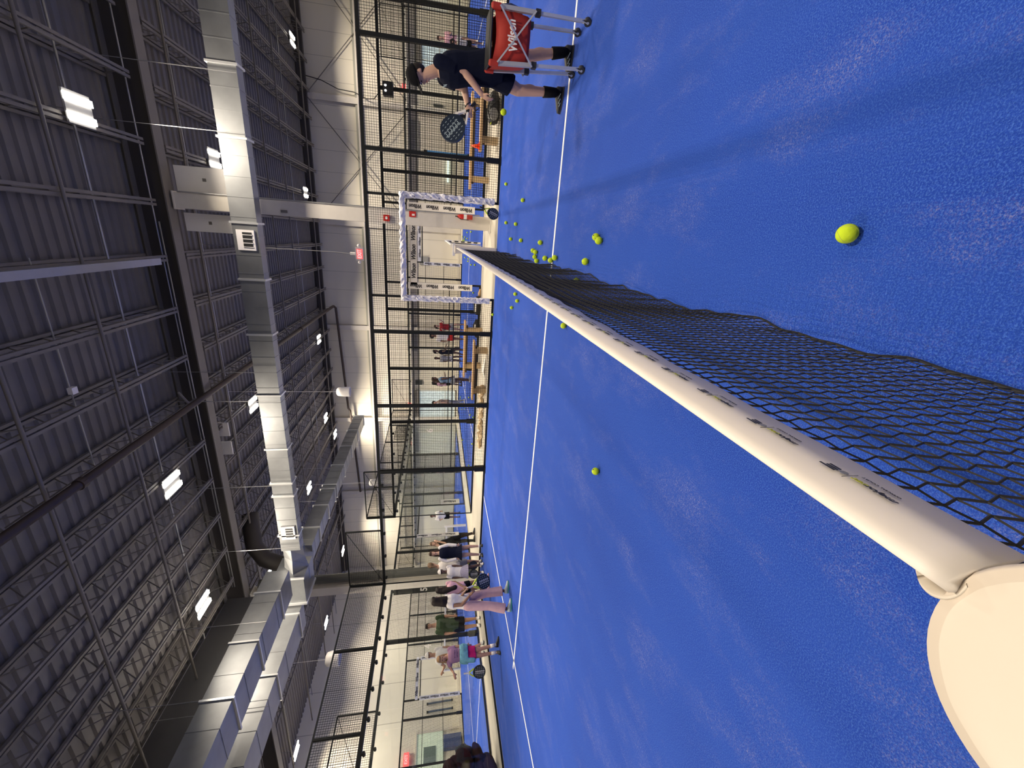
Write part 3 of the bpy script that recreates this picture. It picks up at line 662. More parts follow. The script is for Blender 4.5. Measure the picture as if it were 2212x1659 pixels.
for i, (x, y, lab) in enumerate(NB):
    o = b0 if i == 0 else copy_tree(b0); o.location = (x, y, .0332); o.rotation_euler = (rb.uniform(-.7, .7)+.4, rb.uniform(-.6, .6), rb.uniform(0, 6)); tag(o, lab, 'ball', 'tennis balls on the near court')
    if lab.startswith('largest'): o.rotation_euler = (1.0, .35, 2.4)
o = copy_tree(b0); o.location = (1.65, 4.92, .73); tag(o, 'yellow ball dropping in the air below the coach hand', 'ball', 'tennis balls on the near court')
far = [(.52, 19.8), (.54, 17.64), (.32, 23.3), (.31, 21.29), (.26, 19.69), (.22, 22.03), (.17, 21.61), (.11, 20.65), (.12, 20.28), (.12, 19.29), (.12, 23.21), (-.01, 21.53), (.12, 22.34), (.14, 14.81), (-.63, 20.88), (-.58, 18.71), (-.69, 18.82), (-.73, 17.12), (-.62, 15.42), (-1.66, 15.64),
       (-2.66, 13.69), (-8.3, 21.53), (-8.53, 21.82), (-6.12, 16.02), (-8.46, 20.14), (-7.46, 17.9), (-6.53, 15.1), (-6.06, 13.84), (-9.7, 18.95), (-7.21, 13.87), (-8.83, 14.97)]
for i, (x, y) in enumerate(far):
    o = FB if i == 0 else FB.copy()
    if i: COL.objects.link(o)
    o.location = (x, y, .0332); k = 'left half' if x < -5 else ('middle' if x < -.1 else 'doorway end')
    tag(o, 'far tennis ball, %s nearest of those %s' % (ORD[sorted([q[1] for q in far if (('left half' if q[0] < -5 else ('middle' if q[0] < -.1 else 'doorway end')) == k)]).index(y)], {'left half': 'on the left half of the next court', 'middle': 'just left of the second net', 'doorway end': 'just right of the second net'}[k]), 'ball', {'left half': 'balls on the left of the next court', 'middle': 'balls left of the second net', 'doorway end': 'balls right of the second net'}[k])

# ------------------------------------------------------------------ ball cart
t = thing('ball_cart', (0, 0, 0), 'red fabric ball cart on four wheeled aluminium legs beside the coach', 'ball cart')
feet = [(2.35, 4.44), (1.985, 4.49), (2.385, 4.75), (2.05, 4.83)]; tops = [(2.345, 4.43), (1.93, 4.48), (2.375, 4.77), (1.985, 4.84)]
for (fx, fy), (tx, ty) in zip(feet, tops):
    lg = MB().beam((fx, fy, .09), V((fx, fy, .09)).lerp(V((tx, ty, .92)), .55), .026, .026).build('leg', ALU, t)
    MB().beam(V((fx, fy, .09)).lerp(V((tx, ty, .92)), .5), (tx, ty, .92), .034, .034).build('sleeve', mat('grey_aluminium', (.45, .45, .47), .4, .4), t)
    j = V((fx, fy, .09)).lerp(V((tx, ty, .92)), .52); MB().cbox(j, (.05, .05, .05)).build('bracket', RUB, t)
    w_ = MB().tube([(fx-.014, fy-.01, .034), (fx+.014, fy+.01, .034)], .034, 18).build('wheel', RUB, t)
    MB().tube([(fx-.016, fy-.012, .034), (fx+.016, fy+.012, .034)], .012, 10).build('hub', ALU, w_)
    MB().beam((fx-.018, fy, .03), (fx-.005, fy, .10), .006, .03).beam((fx+.018, fy, .03), (fx+.005, fy, .10), .006, .03).build('fork', ALU, t)
T0, T1, T2, T3 = [V((x, y, .93)) for x, y in (tops[1], tops[0], tops[2], tops[3])]
m = MB(); secs = [(.93, 1.0), (.90, 1.0), (.86, .96), (.80, .93), (.74, .93), (.68, .90), (.61, .86), (.575, .78), (.565, .4)]
cx = (T0+T1+T2+T3)/4
for z, k in secs:
    ring = []
    cs = [T0, T1, T2, T3]
    for i in range(4):
        a, b = cs[i], cs[(i+1) % 4]
        for q in range(8):
            p = a.lerp(b, q/8); sag = .018*math.sin(PI*q/8)*(1 if z < .9 else -.6); d = (p-cx); d.z = 0
            p = V((cx.x+d.x*k, cx.y+d.y*k, z-(.03*math.sin(PI*q/8) if z > .88 else 0)))+d.normalized()*sag; ring.append(tuple(p))
    m.v += ring
for i in range(len(secs)-1):
    for q in range(32): m.f.append((i*32+q, i*32+(q+1) % 32, (i+1)*32+(q+1) % 32, (i+1)*32+q))
m.f.append(tuple(range((len(secs)-1)*32, len(secs)*32)))
m.build('basket', RED, t, smooth=True)
for c_ in (T0, T1, T2, T3): MB().tube([c_+V((0, 0, -.06)), c_+V((0, 0, .015)), c_+V((0, 0, .03))], [.028, .03, .018], 12).build('corner_cap', RED, t)
MB().tube([T0+V((0, 0, .02)), T1+V((0, 0, .02))], .012).tube([T1+V((0, 0, .02)), T2+V((0, 0, .02))], .012).tube([T2+V((0, 0, .02)), T3+V((0, 0, .02))], .012).tube([T3+V((0, 0, .02)), T0+V((0, 0, .02))], .012).build('rim_bar', RUB, t)
lid = MB().beam(T3.lerp(T0, .5)+V((0, .0, .03)), T2.lerp(T1, .5)+V((0, 0, .03)), .34, .012).build('lid', BLACK, t)
for a, b in (((0, 0), (1, 0)), ((1, 0), (0, 0))):
    pa = T0 if a[0] == 0 else T1; pb = T1 if a[0] == 0 else T0
    MB().beam(pa+V((0, -.035, -.05)), V((pb.x, pb.y-.035, .545)), .014, .006, (0, 1, 0)).build('cross_brace', ALU, t)
    pa = T3 if a[0] == 0 else T2; pb = T2 if a[0] == 0 else T3
    MB().beam(pa+V((0, .035, -.05)), V((pb.x, pb.y+.035, .545)), .014, .006, (0, 1, 0)).build('cross_brace', ALU, t)
text('lettering', 'Wilson', .112, WHT, t, (T0.lerp(T1, .5)+V((.0, -.030, -.18))), (1, -.08, .16), (-.16, 0, 1), shear=.28, bold=.03, wx=.74)
MB().loft([(T2+V((.06, -.1, -.02)), (.02, 0, 0), (0, .05, 0)), (T2+V((.07, -.1, -.18)), (.035, 0, 0), (0, .07, 0)), (T2+V((.06, -.1, -.30)), (.02, 0, 0), (0, .05, 0))], 12).build('side_pouch', mat('navy_mesh_pouch', (.02, .03, .09)), t, smooth=True)

# ------------------------------------------------------------------ padel rackets
def racket(parent, name, c, up, nrm, face, throat, grip, L=.455, org=(0, 0, 0), label=None, streak=None, root=None):
    """c: centre of the face, up: from handle to tip, nrm: face normal"""
    up = V(up).normalized(); nrm = V(nrm); nrm = (nrm-up*nrm.dot(up)).normalized(); sd = up.cross(nrm); k = L/.455
    if root is None:
        root = thing(name, c, None, None); root.parent = parent; org = V(c)
    else: org = V(org)
    c = V(c); P = []
    for i in range(32):
        a = 2*PI*i/32; r = .128*(1-.07*max(0, -math.sin(a))**1.5); P.append(c+sd*r*k*math.cos(a)+up*k*(.130*math.sin(a) if math.sin(a) > 0 else .150*math.sin(a)))
    MB().prism(P, -nrm*.019*k, nrm*.019*k).build('face', face, root, org)
    if streak:
        m = MB(); rr = random.Random(2)
        for j in range(-3, 4):
            for q in range(5):
                if j == 0: continue
                p = c+sd*(j*.030)*k+up*(q-2)*.042*k+nrm*.0195*k; d = (up+sd*rr.uniform(-.3, .3))*.010*k
                if (p-c).length < .11*k: m.beam(p-d, p+d, .004*k, .002, nrm)
        m.build('print_streaks', streak, root, org)
        m = MB()
        for s_ in (-1, 1): m.beam(c-up*.10*k+sd*s_*.022*k+nrm*.0195*k, c+up*.10*k+sd*s_*.022*k+nrm*.0195*k, .004*k, .002, nrm)
        for q in range(6):
            p = c+up*(-.085+.034*q)*k+nrm*.0195*k
            m.beam(p-sd*.014*k, p+sd*.014*k, .006*k, .002, nrm).beam(p-sd*.012*k, p-sd*.012*k+up*.022*k, .006*k, .002, nrm)
        m.build('print_band', streak, root, org)
    m = MB()
    for s_ in (-1, 1): m.beam(c-up*.125*k+sd*s_*.075*k, c-up*.225*k+sd*s_*.012*k, .020*k, .034*k, nrm)
    m.beam(c-up*.135*k-sd*.06*k, c-up*.135*k+sd*.06*k, .012*k, .03*k, nrm).build('throat', throat, root, org)
    MB().tube([c-up*.215*k, c-up*.34*k], .0155*k, 10).tube([c-up*.34*k, c-up*.35*k], .018*k, 10).build('grip', grip, root, org)
    return root
NAVYF = mat('dark_navy_face', (.008, .018, .04), .35); BLKF = mat('black_racket_face', (.015, .02, .017), .35); LIMEP = mat('lime_plastic', (.55, .66, .03), .4)
GREYP = mat('pale_grey_print', (.45, .55, .58), .5); WGRIP = mat('white_grip', (.75, .72, .74), .6)
r = thing('padel_racket', (1.52, 5.27, 1.255), 'dark navy round racket with white throat held out by the coach', 'racket')
racket(None, '', (1.505, 5.27, 1.262), (-.62, 0, .52), (.1, -1, .25), NAVYF, WHT, BLACK, .50, (1.52, 5.27, 1.255), streak=GREYP, root=r)
MB().tube([(.185+.0, .0, -.17), (.24, 0, -.21), (.26, .0, -.27), (.225, 0, -.29), (.19, 0, -.24)], .006, 6).build('wrist_strap', BLACK, r)
r = thing('padel_racket', (.90, 9.9, .15), 'black and white racket leaning on the foot of the right doorpost', 'racket')
racket(None, '', (.88, 9.92, .145), (-.35, .1, -.85), (.25, -1, .1), BLKF, LIMEP, BLACK, .45, (.90, 9.9, .15), streak=WHT, root=r)
def held(c, up, n, label, k=.45):
    r = thing('padel_racket', c, label, 'racket'); racket(None, '', c, up, n, BLKF, LIMEP, WGRIP, k, c, streak=WHT, root=r); return r
held((-8.52, 5.965, .475), (0, 0, -1), (.6, -.8, .1), 'black racket with lime throat hanging from the wrist of the child in purple')
held((-6.02, 5.99, .50), (-.1, .35, -.62), (.7, -.7, .1), 'large white printed racket held by the girl in wide pink trousers', .50)
held((-9.02, 9.20, .30), (.05, .0, -.9), (.6, -.8, 0), 'black and white racket held low by the girl in the white cap')
held((-9.22, 9.75, .26), (.0, .05, -1), (.7, -.7, 0), 'black racket hanging between the navy dressed girl and the white capped girl')

# ------------------------------------------------------------------ benches, bags, cone
def bench(label, x0, x1, y, w=.28, z=.45, legs=None, low=None):
    t = thing('wooden_bench', ((x0+x1)/2, y, 0), label, 'bench'); h = (x1-x0)/2
    MB().box((-h, -w/2, z-.05), (h, w/2, z)).build('seat', WOOD, t)
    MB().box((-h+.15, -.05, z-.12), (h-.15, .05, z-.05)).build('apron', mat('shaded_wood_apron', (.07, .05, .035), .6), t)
    for lx in (legs or (-h+.25, h-.25)):
        MB().box((lx-.07, -w/2+.03, -.015), (lx+.07, w/2-.03, z-.05)).build('leg', mat('tan_board', (.42, .30, .17), .6), t)
    return t
bench('pale wooden bench right behind the fence left of the doorway', -4.15, -2.40, 11.0, .3, .40, (-.6, .6))
bench('higher wooden bench further across the corridor left of the doorway', -4.0, -2.15, 12.6, .3, .55, (-.55, .62))
bench('pale wooden bench behind the coach with an orange cone on it', 2.32, 4.3, 11.0, .3, .42, (-.75, .8))
bench('higher wooden bench beyond the coach across the corridor', 1.62, 3.95, 12.6, .3, .53, (-.9, .95))
t = thing('traffic_cone', (2.42, 11.0, .42), 'small orange cone standing on the bench behind the coach', 'cone')
OR = mat('orange_plastic', (.90, .10, .02), .4)
MB().tube([(0, 0, .012), (0, 0, .2)], [.062, .012], 18).build('cone_body', OR, t, smooth=True); MB().box((-.085, -.085, 0), (.085, .085, .012)).build('base', OR, t)
t = thing('racket_bag', (3.15, 10.75, 0), 'black and grey racket bag lying behind the fence by the coach', 'bag')
secs = [((-.30, 0, .14), (0, .02, 0), (0, 0, .03)), ((-.27, 0, .14), (0, .12, 0), (0, 0, .10)), ((-.15, 0, .15), (0, .16, 0), (0, 0, .14)), ((.05, 0, .15), (0, .17, 0), (0, 0, .145)), ((.25, 0, .14), (0, .14, 0), (0, 0, .12)), ((.36, 0, .13), (0, .07, 0), (0, 0, .07))]
MB().loft(secs, 20).build('bag_body', mat('charcoal_nylon', (.03, .03, .03), .5, 0, .2, 10, .3), t, smooth=True)
MB().loft([((-.12, -.15, .15), (.13, 0, 0), (0, 0, .10)), ((-.12, -.175, .15), (.12, 0, 0), (0, 0, .09))], 20).build('grey_pocket', mat('grey_nylon', (.30, .29, .27)), t)
MB().tube([(-.2, -.12, .24), (-.05, -.2, .3), (.1, -.2, .26), (.25, -.15, .2)], .014, 6).tube([(.0, -.14, .24), (.12, -.2, .12), (.2, -.16, .03)], .014, 6).build('strap', BLACK, t)
MB().tube([(-.28, -.1, .2), (-.28, .1, .2)], .012, 8).build('lime_trim', LIMEP, t)
t = thing('fabric_roll', (-5.0, 11.25, 0), 'long crumpled gold and white cloth roll lying along the corridor floor', 'cloth roll')
rn = random.Random(9); P = [(-.95+.05*i, .05*math.sin(i*.4), .07+.015*math.sin(i*1.3)) for i in range(44)]
m = MB().tube(P, [.07+.025*math.sin(i*.9)*rn.random() if i not in (0, 43) else .02 for i in range(44)], 12)
m.v = [tuple(V(p)+V((rn.uniform(-.02, .02), rn.uniform(-.025, .025), rn.uniform(-.02, .02)))) for p in m.v]
m.v = [(x, y, max(z, -.01)) for x, y, z in m.v]
m.build('cloth', mat('gold_patterned_cloth', (.62, .47, .30), .6, 0, .55, 9), t)
t = thing('towel', (-3.3, 11.35, 0), 'white towel lying under the bench left of the doorway', 'towel')
MB().loft([((-.3, 0, .0), (0, .06, 0), (0, 0, .01)), ((-.1, .02, .03), (0, .1, 0), (0, 0, .035)), ((.1, -.02, .02), (0, .07, 0), (0, 0, .03)), ((.28, 0, .0), (0, .05, 0), (0, 0, .01))], 14).build('cloth', WHT, t, smooth=True)
for i, (x, y, l) in enumerate(((-1.75, 13.15, 'black padel bag against the second fence left of its doorway'), (-2.5, 13.12, 'second black bag against the second fence, further left'))):
    t = thing('sports_bag', (x, y, 0), l, 'bag')
    MB().loft([((-.3, 0, .1), (0, .03, 0), (0, 0, .03)), ((-.2, 0, .12), (0, .1, 0), (0, 0, .11)), ((.1, 0, .12), (0, .11, 0), (0, 0, .12)), ((.3, 0, .1), (0, .04, 0), (0, 0, .05))], 14).build('bag_body', BLACK, t, smooth=True)
    MB().box((-.18, -.115, .15), (.15, -.1, .19)).build('white_stripe', WHT, t)
t = thing('shoe', (-1.35, 13.2, 0), 'tan shoe left on the floor by the second doorway', 'shoe')
MB().loft([((-.12, 0, .05), (0, .03, 0), (0, 0, .04)), ((0, 0, .05), (0, .04, 0), (0, 0, .045)), ((.13, 0, .03), (0, .03, 0), (0, 0, .02))], 12).build('shoe_body', WOOD, t, smooth=True)

# ------------------------------------------------------------------ fire equipment, wall fittings
t = thing('fire_extinguisher', (.83, 11.42, .5), 'red fire extinguisher hung on the free standing white column', 'extinguisher')
MB().tube([(0, 0, 0), (0, 0, .30), (0, 0, .36), (0, 0, .40)], [.062, .062, .045, .02], 18).build('cylinder', REDP, t, smooth=True)
MB().tube([(0, 0, .15), (0, 0, .23)], .0635, 18).build('paper_label', WHT, t); MB().cbox((0, 0, .43), (.03, .1, .03)).build('valve_handle', BLACK, t)
MB().tube([(0, -.03, .42), (-.07, -.03, .3), (-.07, -.03, .1)], .008, 6).build('hose', BLACK, t)
t = thing('extinguisher_sign', (.80, 11.50, 1.96), 'small red sign above the extinguisher on the white column', 'sign')
MB().box((-.07, -.006, 0), (.07, 0, .17)).build('plate', REDP, t); MB().box((-.035, -.008, .03), (.01, -.006, .10)).build('white_symbol', WHT, t)
t = thing('fire_alarm', (.66, 11.50, 2.62), 'red fire alarm box high on the white column', 'alarm')
MB().box((-.075, -.05, 0), (.075, 0, .15)).build('alarm_body', REDP, t); MB().tube([(0, -.055, .075), (0, -.05, .075)], .035, 14).build('lens', WHT, t)
def win(label, x0, x1, z0, z1, name='window_1', wall='far'):
    t = bpy.data.objects.new(name, None); COL.objects.link(t); struct(t)
    SKY = mat('bright_window_view', (.52, .64, .70), .3, emit=.5, var=.7, scale=7)
    SK2 = mat('pale_window_frame', (.72, .76, .74), .5)
    if wall == 'far':
        t.location = ((x0+x1)/2, 25.98, z0); h = (x1-x0)/2; H = z1-z0
        MB().box((-h, -.03, 0), (h, -.01, H)).build('window_pane', SKY, t)
        n = max(2, int((x1-x0)/.7))
        for i in range(n+1): MB().box((-h+i*2*h/n-.03, -.05, 0), (-h+i*2*h/n+.03, -.02, H)).build('window_frame', SK2, t)
        for z in (0, H*.3, H): MB().box((-h, -.05, z-.03), (h, -.02, z+.03)).build('window_frame', SK2, t)
        MB().box((-h-.05, -.12, H+.03), (h+.05, -.02, H+.25)).build('shade_box', JOIST, t)
    return t
win('', -11.7, -9.6, .05, 2.5, 'window_1'); win('', 8.1, 9.6, .9, 2.2, 'window_2')
w3 = bpy.data.objects.new('door_1', None); COL.objects.link(w3); w3.location = (-24.19, 13.0, 0); struct(w3)
GRN = mat('pale_green_glazing', (.62, .72, .58), .4, emit=.25, var=.1); BLU = mat('blue_lockers', (.06, .09, .22), .5)
MB().box((0, -1.0, .95), (.03, 1.05, 2.3)).build('glazing', GRN, w3); MB().box((0, -1.1, 2.3), (.06, 1.1, 2.36)).box((0, .98, 0), (.06, 1.08, 2.3)).build('door_frame', IVORY, w3)
MB().box((.03, -.35, 1.35), (.05, .35, 1.95)).build('dark_reflection_panel', mat('grey_green_panel', (.16, .22, .20), .3), w3)
MB().box((.02, .05, .05), (.3, .65, .95)).build('blue_case', BLU, w3)
for y0, l in ((15.42, 'right dark blue roller pad leaning on the left hall wall'), (15.0, 'left dark blue roller pad leaning on the left hall wall')):
    o = thing('roller_pad', (-24.12, y0, .45), l, 'roller'); MB().tube([(0, 0, 0), (-.03, -.02, 1.35)], .045, 12).build('roller_body', mat('slate_blue_pad', (.07, .10, .16), .5), o)
    MB().tube([(0, 0, -.04), (0, 0, .04)], .06, 12).build('end_cap', BLACK, o); MB().tube([(-.03, -.02, 1.30), (-.03, -.02, 1.39)], .06, 12).build('end_cap', BLACK, o)
t = thing('exit_sign', (-24.1, 12.9, 2.65), 'red exit sign on the left hall wall above the lit doorway', 'exit sign')
MB().box((0, -.3, 0), (.06, .3, .26)).build('red_face', mat('lit_red_face', (1, .12, .12)), t); text('lettering', 'EXIT', .2, mat('lit_red_letters', (1,)*3), t, (.064, 0, .13), (0, 1, 0), (0, 0, 1), bold=.02)
t = thing('exit_sign', (7.5, 25.9, 3.0), 'tiny lit exit sign on the far wall right of the coach cap', 'exit sign')
MB().box((-.16, -.05, 0), (.16, 0, .22)).build('red_face', mat('lit_red_face', (1,)*3), t); text('lettering', 'EXIT', .14, mat('lit_red_letters', (1,)*3), t, (0, -.054, .11), (1, 0, 0), (0, 0, 1), bold=.02)
t = thing('exit_sign', (-10.6, 25.9, 3.0), 'tiny lit exit sign above the bright glass doors of the far wall', 'exit sign')
MB().box((-.16, -.05, 0), (.16, 0, .22)).build('red_face', mat('lit_red_face', (1,)*3), t); text('lettering', 'EXIT', .14, mat('lit_red_letters', (1,)*3), t, (0, -.054, .11), (1, 0, 0), (0, 0, 1), bold=.02)
t = thing('blue_post_roller', (2.55, 13.29, 0), 'bright blue padded tube standing at the second fence right of the doorway', 'roller')
MB().tube([(0, 0, .5), (0, 0, 1.75)], .055, 14).build('tube', mat('bright_blue_pad', (.06, .22, .50), .5), t, smooth=True)
for z in (.46, 1.71): MB().tube([(0, 0, z), (0, 0, z+.09)], .065, 14).build('end_cap', BLACK, t)
t = thing('fluorescent_lamp', (3.8, 25.9, .75), 'pale lit tube low on the far wall right of the doorway', 'lamp')
MB().box((-.6, -.06, 0), (.55, .10, .07)).build('tube', mat('lit_tube', (.8, 1, .9), emit=2), t)
for i, (x, z, w_, h_, c_) in enumerate(((-1.2, 1.9, .5, .5, 'grey'), (-9.0, 2.3, .3, .45, 'dark'), (6.9, 1.1, .12, .5, 'dark'), (5.2, 2.4, 1.8, .5, 'grey'), (-13.3, 2.6, 1.9, .9, 'grey'), (-6.0, 2.6, 1.7, .6, 'grey'))):
    t = thing('wall_sign', (x, 25.97, z), '%s sign board on the far wall, %s' % (c_, ['just left of the third doorway', 'small one right of the glass doors', 'the long one right of the coach racket', 'the wide one above the lit tube', 'the wide one seen through the left glass', 'the wide one above the players'][i]), 'sign')
    MB().box((-w_/2, -.03, 0), (w_/2, 0, h_)).build('board', mat('%s_board' % c_, (.30, .30, .29) if c_ == 'grey' else (.04, .045, .04), .6), t)
t = thing('floodlight', (3.95, 13.28, 2.6), 'black floodlight with two white lamps on the second fence behind the coach', 'floodlight')
MB().box((-.16, -.12, 0), (.16, .1, .26)).build('housing', BLACK, t)
for s_ in (-1, 1): MB().ball((s_*.06, -.13, .19), .03).build('lamp', mat('lit_small_lamp', (1, 1, 1), emit=2), t)


t = thing('power_cable', (0, 0, 0), 'black cable looping down the far wall right of the dark corner', 'cable')
MB().tube([(7.4, 25.7, 7.9), (7.3, 25.7, 7.2), (7.0, 25.7, 6.4), (6.95, 25.7, 5.6), (6.7, 25.6, 5.0), (6.7, 25.4, 4.6), (6.9, 25, 4.3)], .022, 6).build('cable', BLACK, t, smooth=True)

t = thing('coat_pile', (-11.1, 5.95, 0), 'heap of dark maroon and black jackets and bags behind the glass at the left edge', 'coats')
MAR = mat('dark_maroon_cloth', (.022, .010, .013), .9, 0, .5, 9, .4, spec=.1); rn = random.Random(3); m = MB()
for i in range(22):
    h_ = rn.random(); c_ = (rn.uniform(-.22, .22), -.35+rn.uniform(-.3, .35)*(1.15-h_), .15+1.05*h_)
    m.ell(c_, (rn.uniform(.1, .2), .04, 0), (-.03, rn.uniform(.12, .24), .03), (0, .05, rn.uniform(.10, .2)), 12, 8)
m.v = [(x, y, max(z, -.01)) for x, y, z in m.v]
m.build('jackets', MAR, t, voxel=.02, sm=1)
m = MB().loft([((.05, -.05, .55), (.08, 0, 0), (0, .08, 0)), ((.08, -.02, .75), (.11, 0, 0), (0, .13, 0)), ((.08, -.06, .95), (.08, 0, 0), (0, .08, 0))], 14)
m.v = [tuple(V(q)+V((rn.uniform(-.03, .03), rn.uniform(-.03, .03), rn.uniform(-.02, .02)))) for q in m.v]
m.build('backpack', mat('slate_backpack', (.022, .025, .04), .8, 0, .5, 8, .3), t, voxel=.02, sm=1)
# ------------------------------------------------------------------ people
SKINS = {'fair': mat('skin_fair', (.55, .33, .24), .55, 0, .06, 12), 'tan': mat('skin_tan', (.42, .23, .155), .55, 0, .06, 12), 'brown': mat('skin_brown', (.22, .115, .075), .55, 0, .06, 12), 'dark': mat('skin_dark', (.11, .06, .042), .55, 0, .06, 12)}
EYE = mat('eye_dark', (.02, .015, .012), .2); LIP = mat('lip_tone', (.36, .12, .10), .5)
def cloth(n, c): return mat('cloth_'+n, c, .9, 0, .14, 14, .35, spec=.12)
CL = {k: cloth(k, v) for k, v in dict(navy=(.005, .007, .020), black=(.007, .007, .009), white=(.72, .68, .66), pink=(.62, .36, .42), rose=(.52, .33, .36), green=(.035, .055, .03), lilac=(.30, .17, .27), magenta=(.50, .02, .14), red=(.32, .02, .03),
      lblue=(.30, .45, .60), grey=(.30, .30, .33), tan=(.40, .30, .24), plaid=(.34, .31, .40), brightred=(.6, .03, .03), teal=(.12, .38, .42)).items()}
HAIR = {k: mat('hair_'+k, v, .6, 0, .3, 30, .4, spec=.25) for k, v in dict(black=(.015, .010, .009), brown=(.05, .028, .018), light=(.16, .10, .06), blonde=(.33, .20, .10)).items()}
SHOE = {k: mat('shoe_'+k, v, .6) for k, v in dict(black=(.015, .015, .015), white=(.66, .63, .62), pink=(.65, .35, .38), teal=(.45, .52, .50)).items()}
SOLE = mat('teal_sole', (.03, .25, .24), .6); SOLB = mat('dark_sole', (.03, .03, .03), .6)
def vperp(v, d): return (v-d*v.dot(d))
def person(J, label, skin='tan', face=None, shirt='white', sleeve=.55, hem=.10, bottom=('shorts', 'navy', .55), shoe='white', sock=None, hair=('short', 'black'), cap=None, vox=.011, fat=1.0, curl=.5, far=False, tilt=0.0, group=None, sole=None, fingers=True, arm_sleeve=None):
    J = {k: V(v) for k, v in J.items()}; base = J['base']
    for k in J:
        if k[:2] in ('to',): J[k].z = max(J[k].z, .035)
        if k[:2] == 'an': J[k].z = max(J[k].z, .07)
    H = J['head'].z+.11; S = H/1.76; f = S*fat
    root = thing('person', base, label, 'person', group)
    hp = (J['hpL']+J['hpR'])/2; shm = (J['shL']+J['shR'])/2; UPt = (shm-hp).normalized()
    sdH = vperp(J['hpL']-J['hpR'], UPt).normalized(); sdS = vperp(J['shL']-J['shR'], UPt).normalized()
    if face is None: face = (V((CAM.x, CAM.y, 0))-V((base.x, base.y, 0))).normalized()
    face = V(face).normalized(); fwd_ = sdS.cross(UPt).normalized()
    if fwd_.dot(face) < 0: fwd_ = -fwd_
    fwH = sdH.cross(UPt).normalized()
    if fwH.dot(face) < 0: fwH = -fwH
    swid = max((J['shL']-J['shR']).length/2, .13*S)
    def torso(m, e, low=-.02, top=True, sl=1.0):
        P = lambda t: hp.lerp(shm, t); secs = []
        for t, w_, d_ in ((low, .155, .105), (.08, .165, .115), (.3, .150, .105), (.5, .148, .105), (.72, .165, .118), (.88, .165, .112), (.98, .135, .088), (1.06, .075, .06)):
            if not top and t > .5: break
            sd = sdH.lerp(sdS, max(0, min(1, t))).normalized(); fw = fwH.lerp(fwd_, max(0, min(1, t))).normalized()
            secs.append((P(t), sd*(w_*f+e), fw*(d_*f+e)))
        m.loft(secs)
    # body
    m = MB(); torso(m, 0)
    m.limb(shm.lerp(J['neck'], .3), J['head']-V((0, 0, .05*S)), .056*f, .050*f)
    U = (V((0, 0, 1))+face*tilt).normalized(); hf = vperp(face, U).normalized(); hs = U.cross(hf); hc = J['head']; hr = .98*S if S > .9 else .92*S**.5
    m.ell(hc+U*.02*hr-hf*.008*hr, hs*.075*hr, hf*.092*hr, U*.103*hr, 20, 12)
    m.ell(hc-U*.045*hr+hf*.022*hr, hs*.056*hr, hf*.066*hr, U*.066*hr, 16, 10)
    m.ell(hc+hf*.088*hr-U*.022*hr, hs*.013*hr, hf*.020*hr, U*.020*hr, 8, 6)
    m.ell(hc+hf*.08*hr-U*.072*hr, hs*.02*hr, hf*.018*hr, U*.016*hr, 8, 6)
    m.ell(hc+hf*.075*hr+U*.022*hr, hs*.045*hr, hf*.016*hr, U*.010*hr, 8, 6)
    for s_ in (-1, 1): m.ell(hc+hs*s_*.074*hr-U*.008*hr-hf*.005*hr, hs*.010*hr, hf*.018*hr, U*.030*hr, 8, 6)
    for q in 'LR':
        sh, el, wr, ha = J['sh'+q], J['el'+q], J['wr'+q], J['ha'+q]
        m.limb(sh, el, .050*f, .038*f).limb(el, wr, .039*f, .026*f)
        d = (ha-wr).normalized() if (ha-wr).length > .01 else (wr-el).normalized()
        L = max(.085*S, min(.11*S, (ha-wr).length)); pe = wr+d*L
        sid = d.cross(fwd_).normalized() if abs(d.dot(fwd_)) < .9 else sdS; pn = d.cross(sid).normalized()
        m.ell(wr.lerp(pe, .55), d*L*.62, sid*.042*S, pn*.017*S, 12, 8)
        if fingers:
            for i_, (o_, l_) in enumerate(((-.030, .062), (-.010, .074), (.011, .069), (.030, .052))):
                a = pe+sid*o_*S-d*.012*S; b = a+(d*(1-curl*.5)+pn*curl*.6).normalized()*l_*.5*S; c_ = b+(d*(1-curl)+pn*curl).normalized()*l_*.5*S
                m.tube([a, b, c_], [.0088*S, .0082*S, .0068*S], 8); m.ball(b, .0082*S, 8, 6); m.ball(c_, .0068*S, 8, 6)
            a = wr.lerp(pe, .3)-sid*.036*S; b = a+(d*.6-sid*.6+pn*.3*curl).normalized()*.034*S; c_ = b+(d-sid*.15+pn*curl*.5).normalized()*.028*S
            m.tube([a, b, c_], [.011*S, .0095*S, .0075*S], 8); m.ball(c_, .0075*S, 8, 6)
        hi, kn, an, to = J['hp'+q], J['kn'+q], J['an'+q], J['to'+q]
        m.limb(hi, kn, .088*f, .056*f).limb(kn, an, .054*f, .034*f)
        cf = kn.lerp(an, .3)-fwH*.012*f; m.ell(cf, sdH*.05*f, fwH*.052*f, (kn-an).normalized()*.10*S, 12, 8)
        a2 = V((an.x, an.y, max(.06, an.z-.02))); m.limb(a2, a2.lerp(to, .6), .028*S, .018*S)
    o = m.build('body', SKINS[skin], root, base, voxel=vox, sm=2)
    # face
    if not far:
        for s_ in (-1, 1):
            MB().ell(hc+hf*.083*hr+hs*s_*.030*hr+U*.004*hr, hs*.013*hr, hf*.008*hr, U*.007*hr, 10, 6).build('eye', EYE, root, base, smooth=True)
            MB().ell(hc+hf*.088*hr+hs*s_*.030*hr+U*.027*hr, hs*.018*hr, hf*.006*hr, U*.004*hr, 8, 5).build('eyebrow', HAIR[hair[1]], root, base)
        MB().ell(hc+hf*.092*hr-U*.054*hr, hs*.020*hr, hf*.008*hr, U*.006*hr, 10, 6).build('mouth', LIP, root, base, smooth=True)
    # shirt
    m = MB(); torso(m, .023*S, -hem)
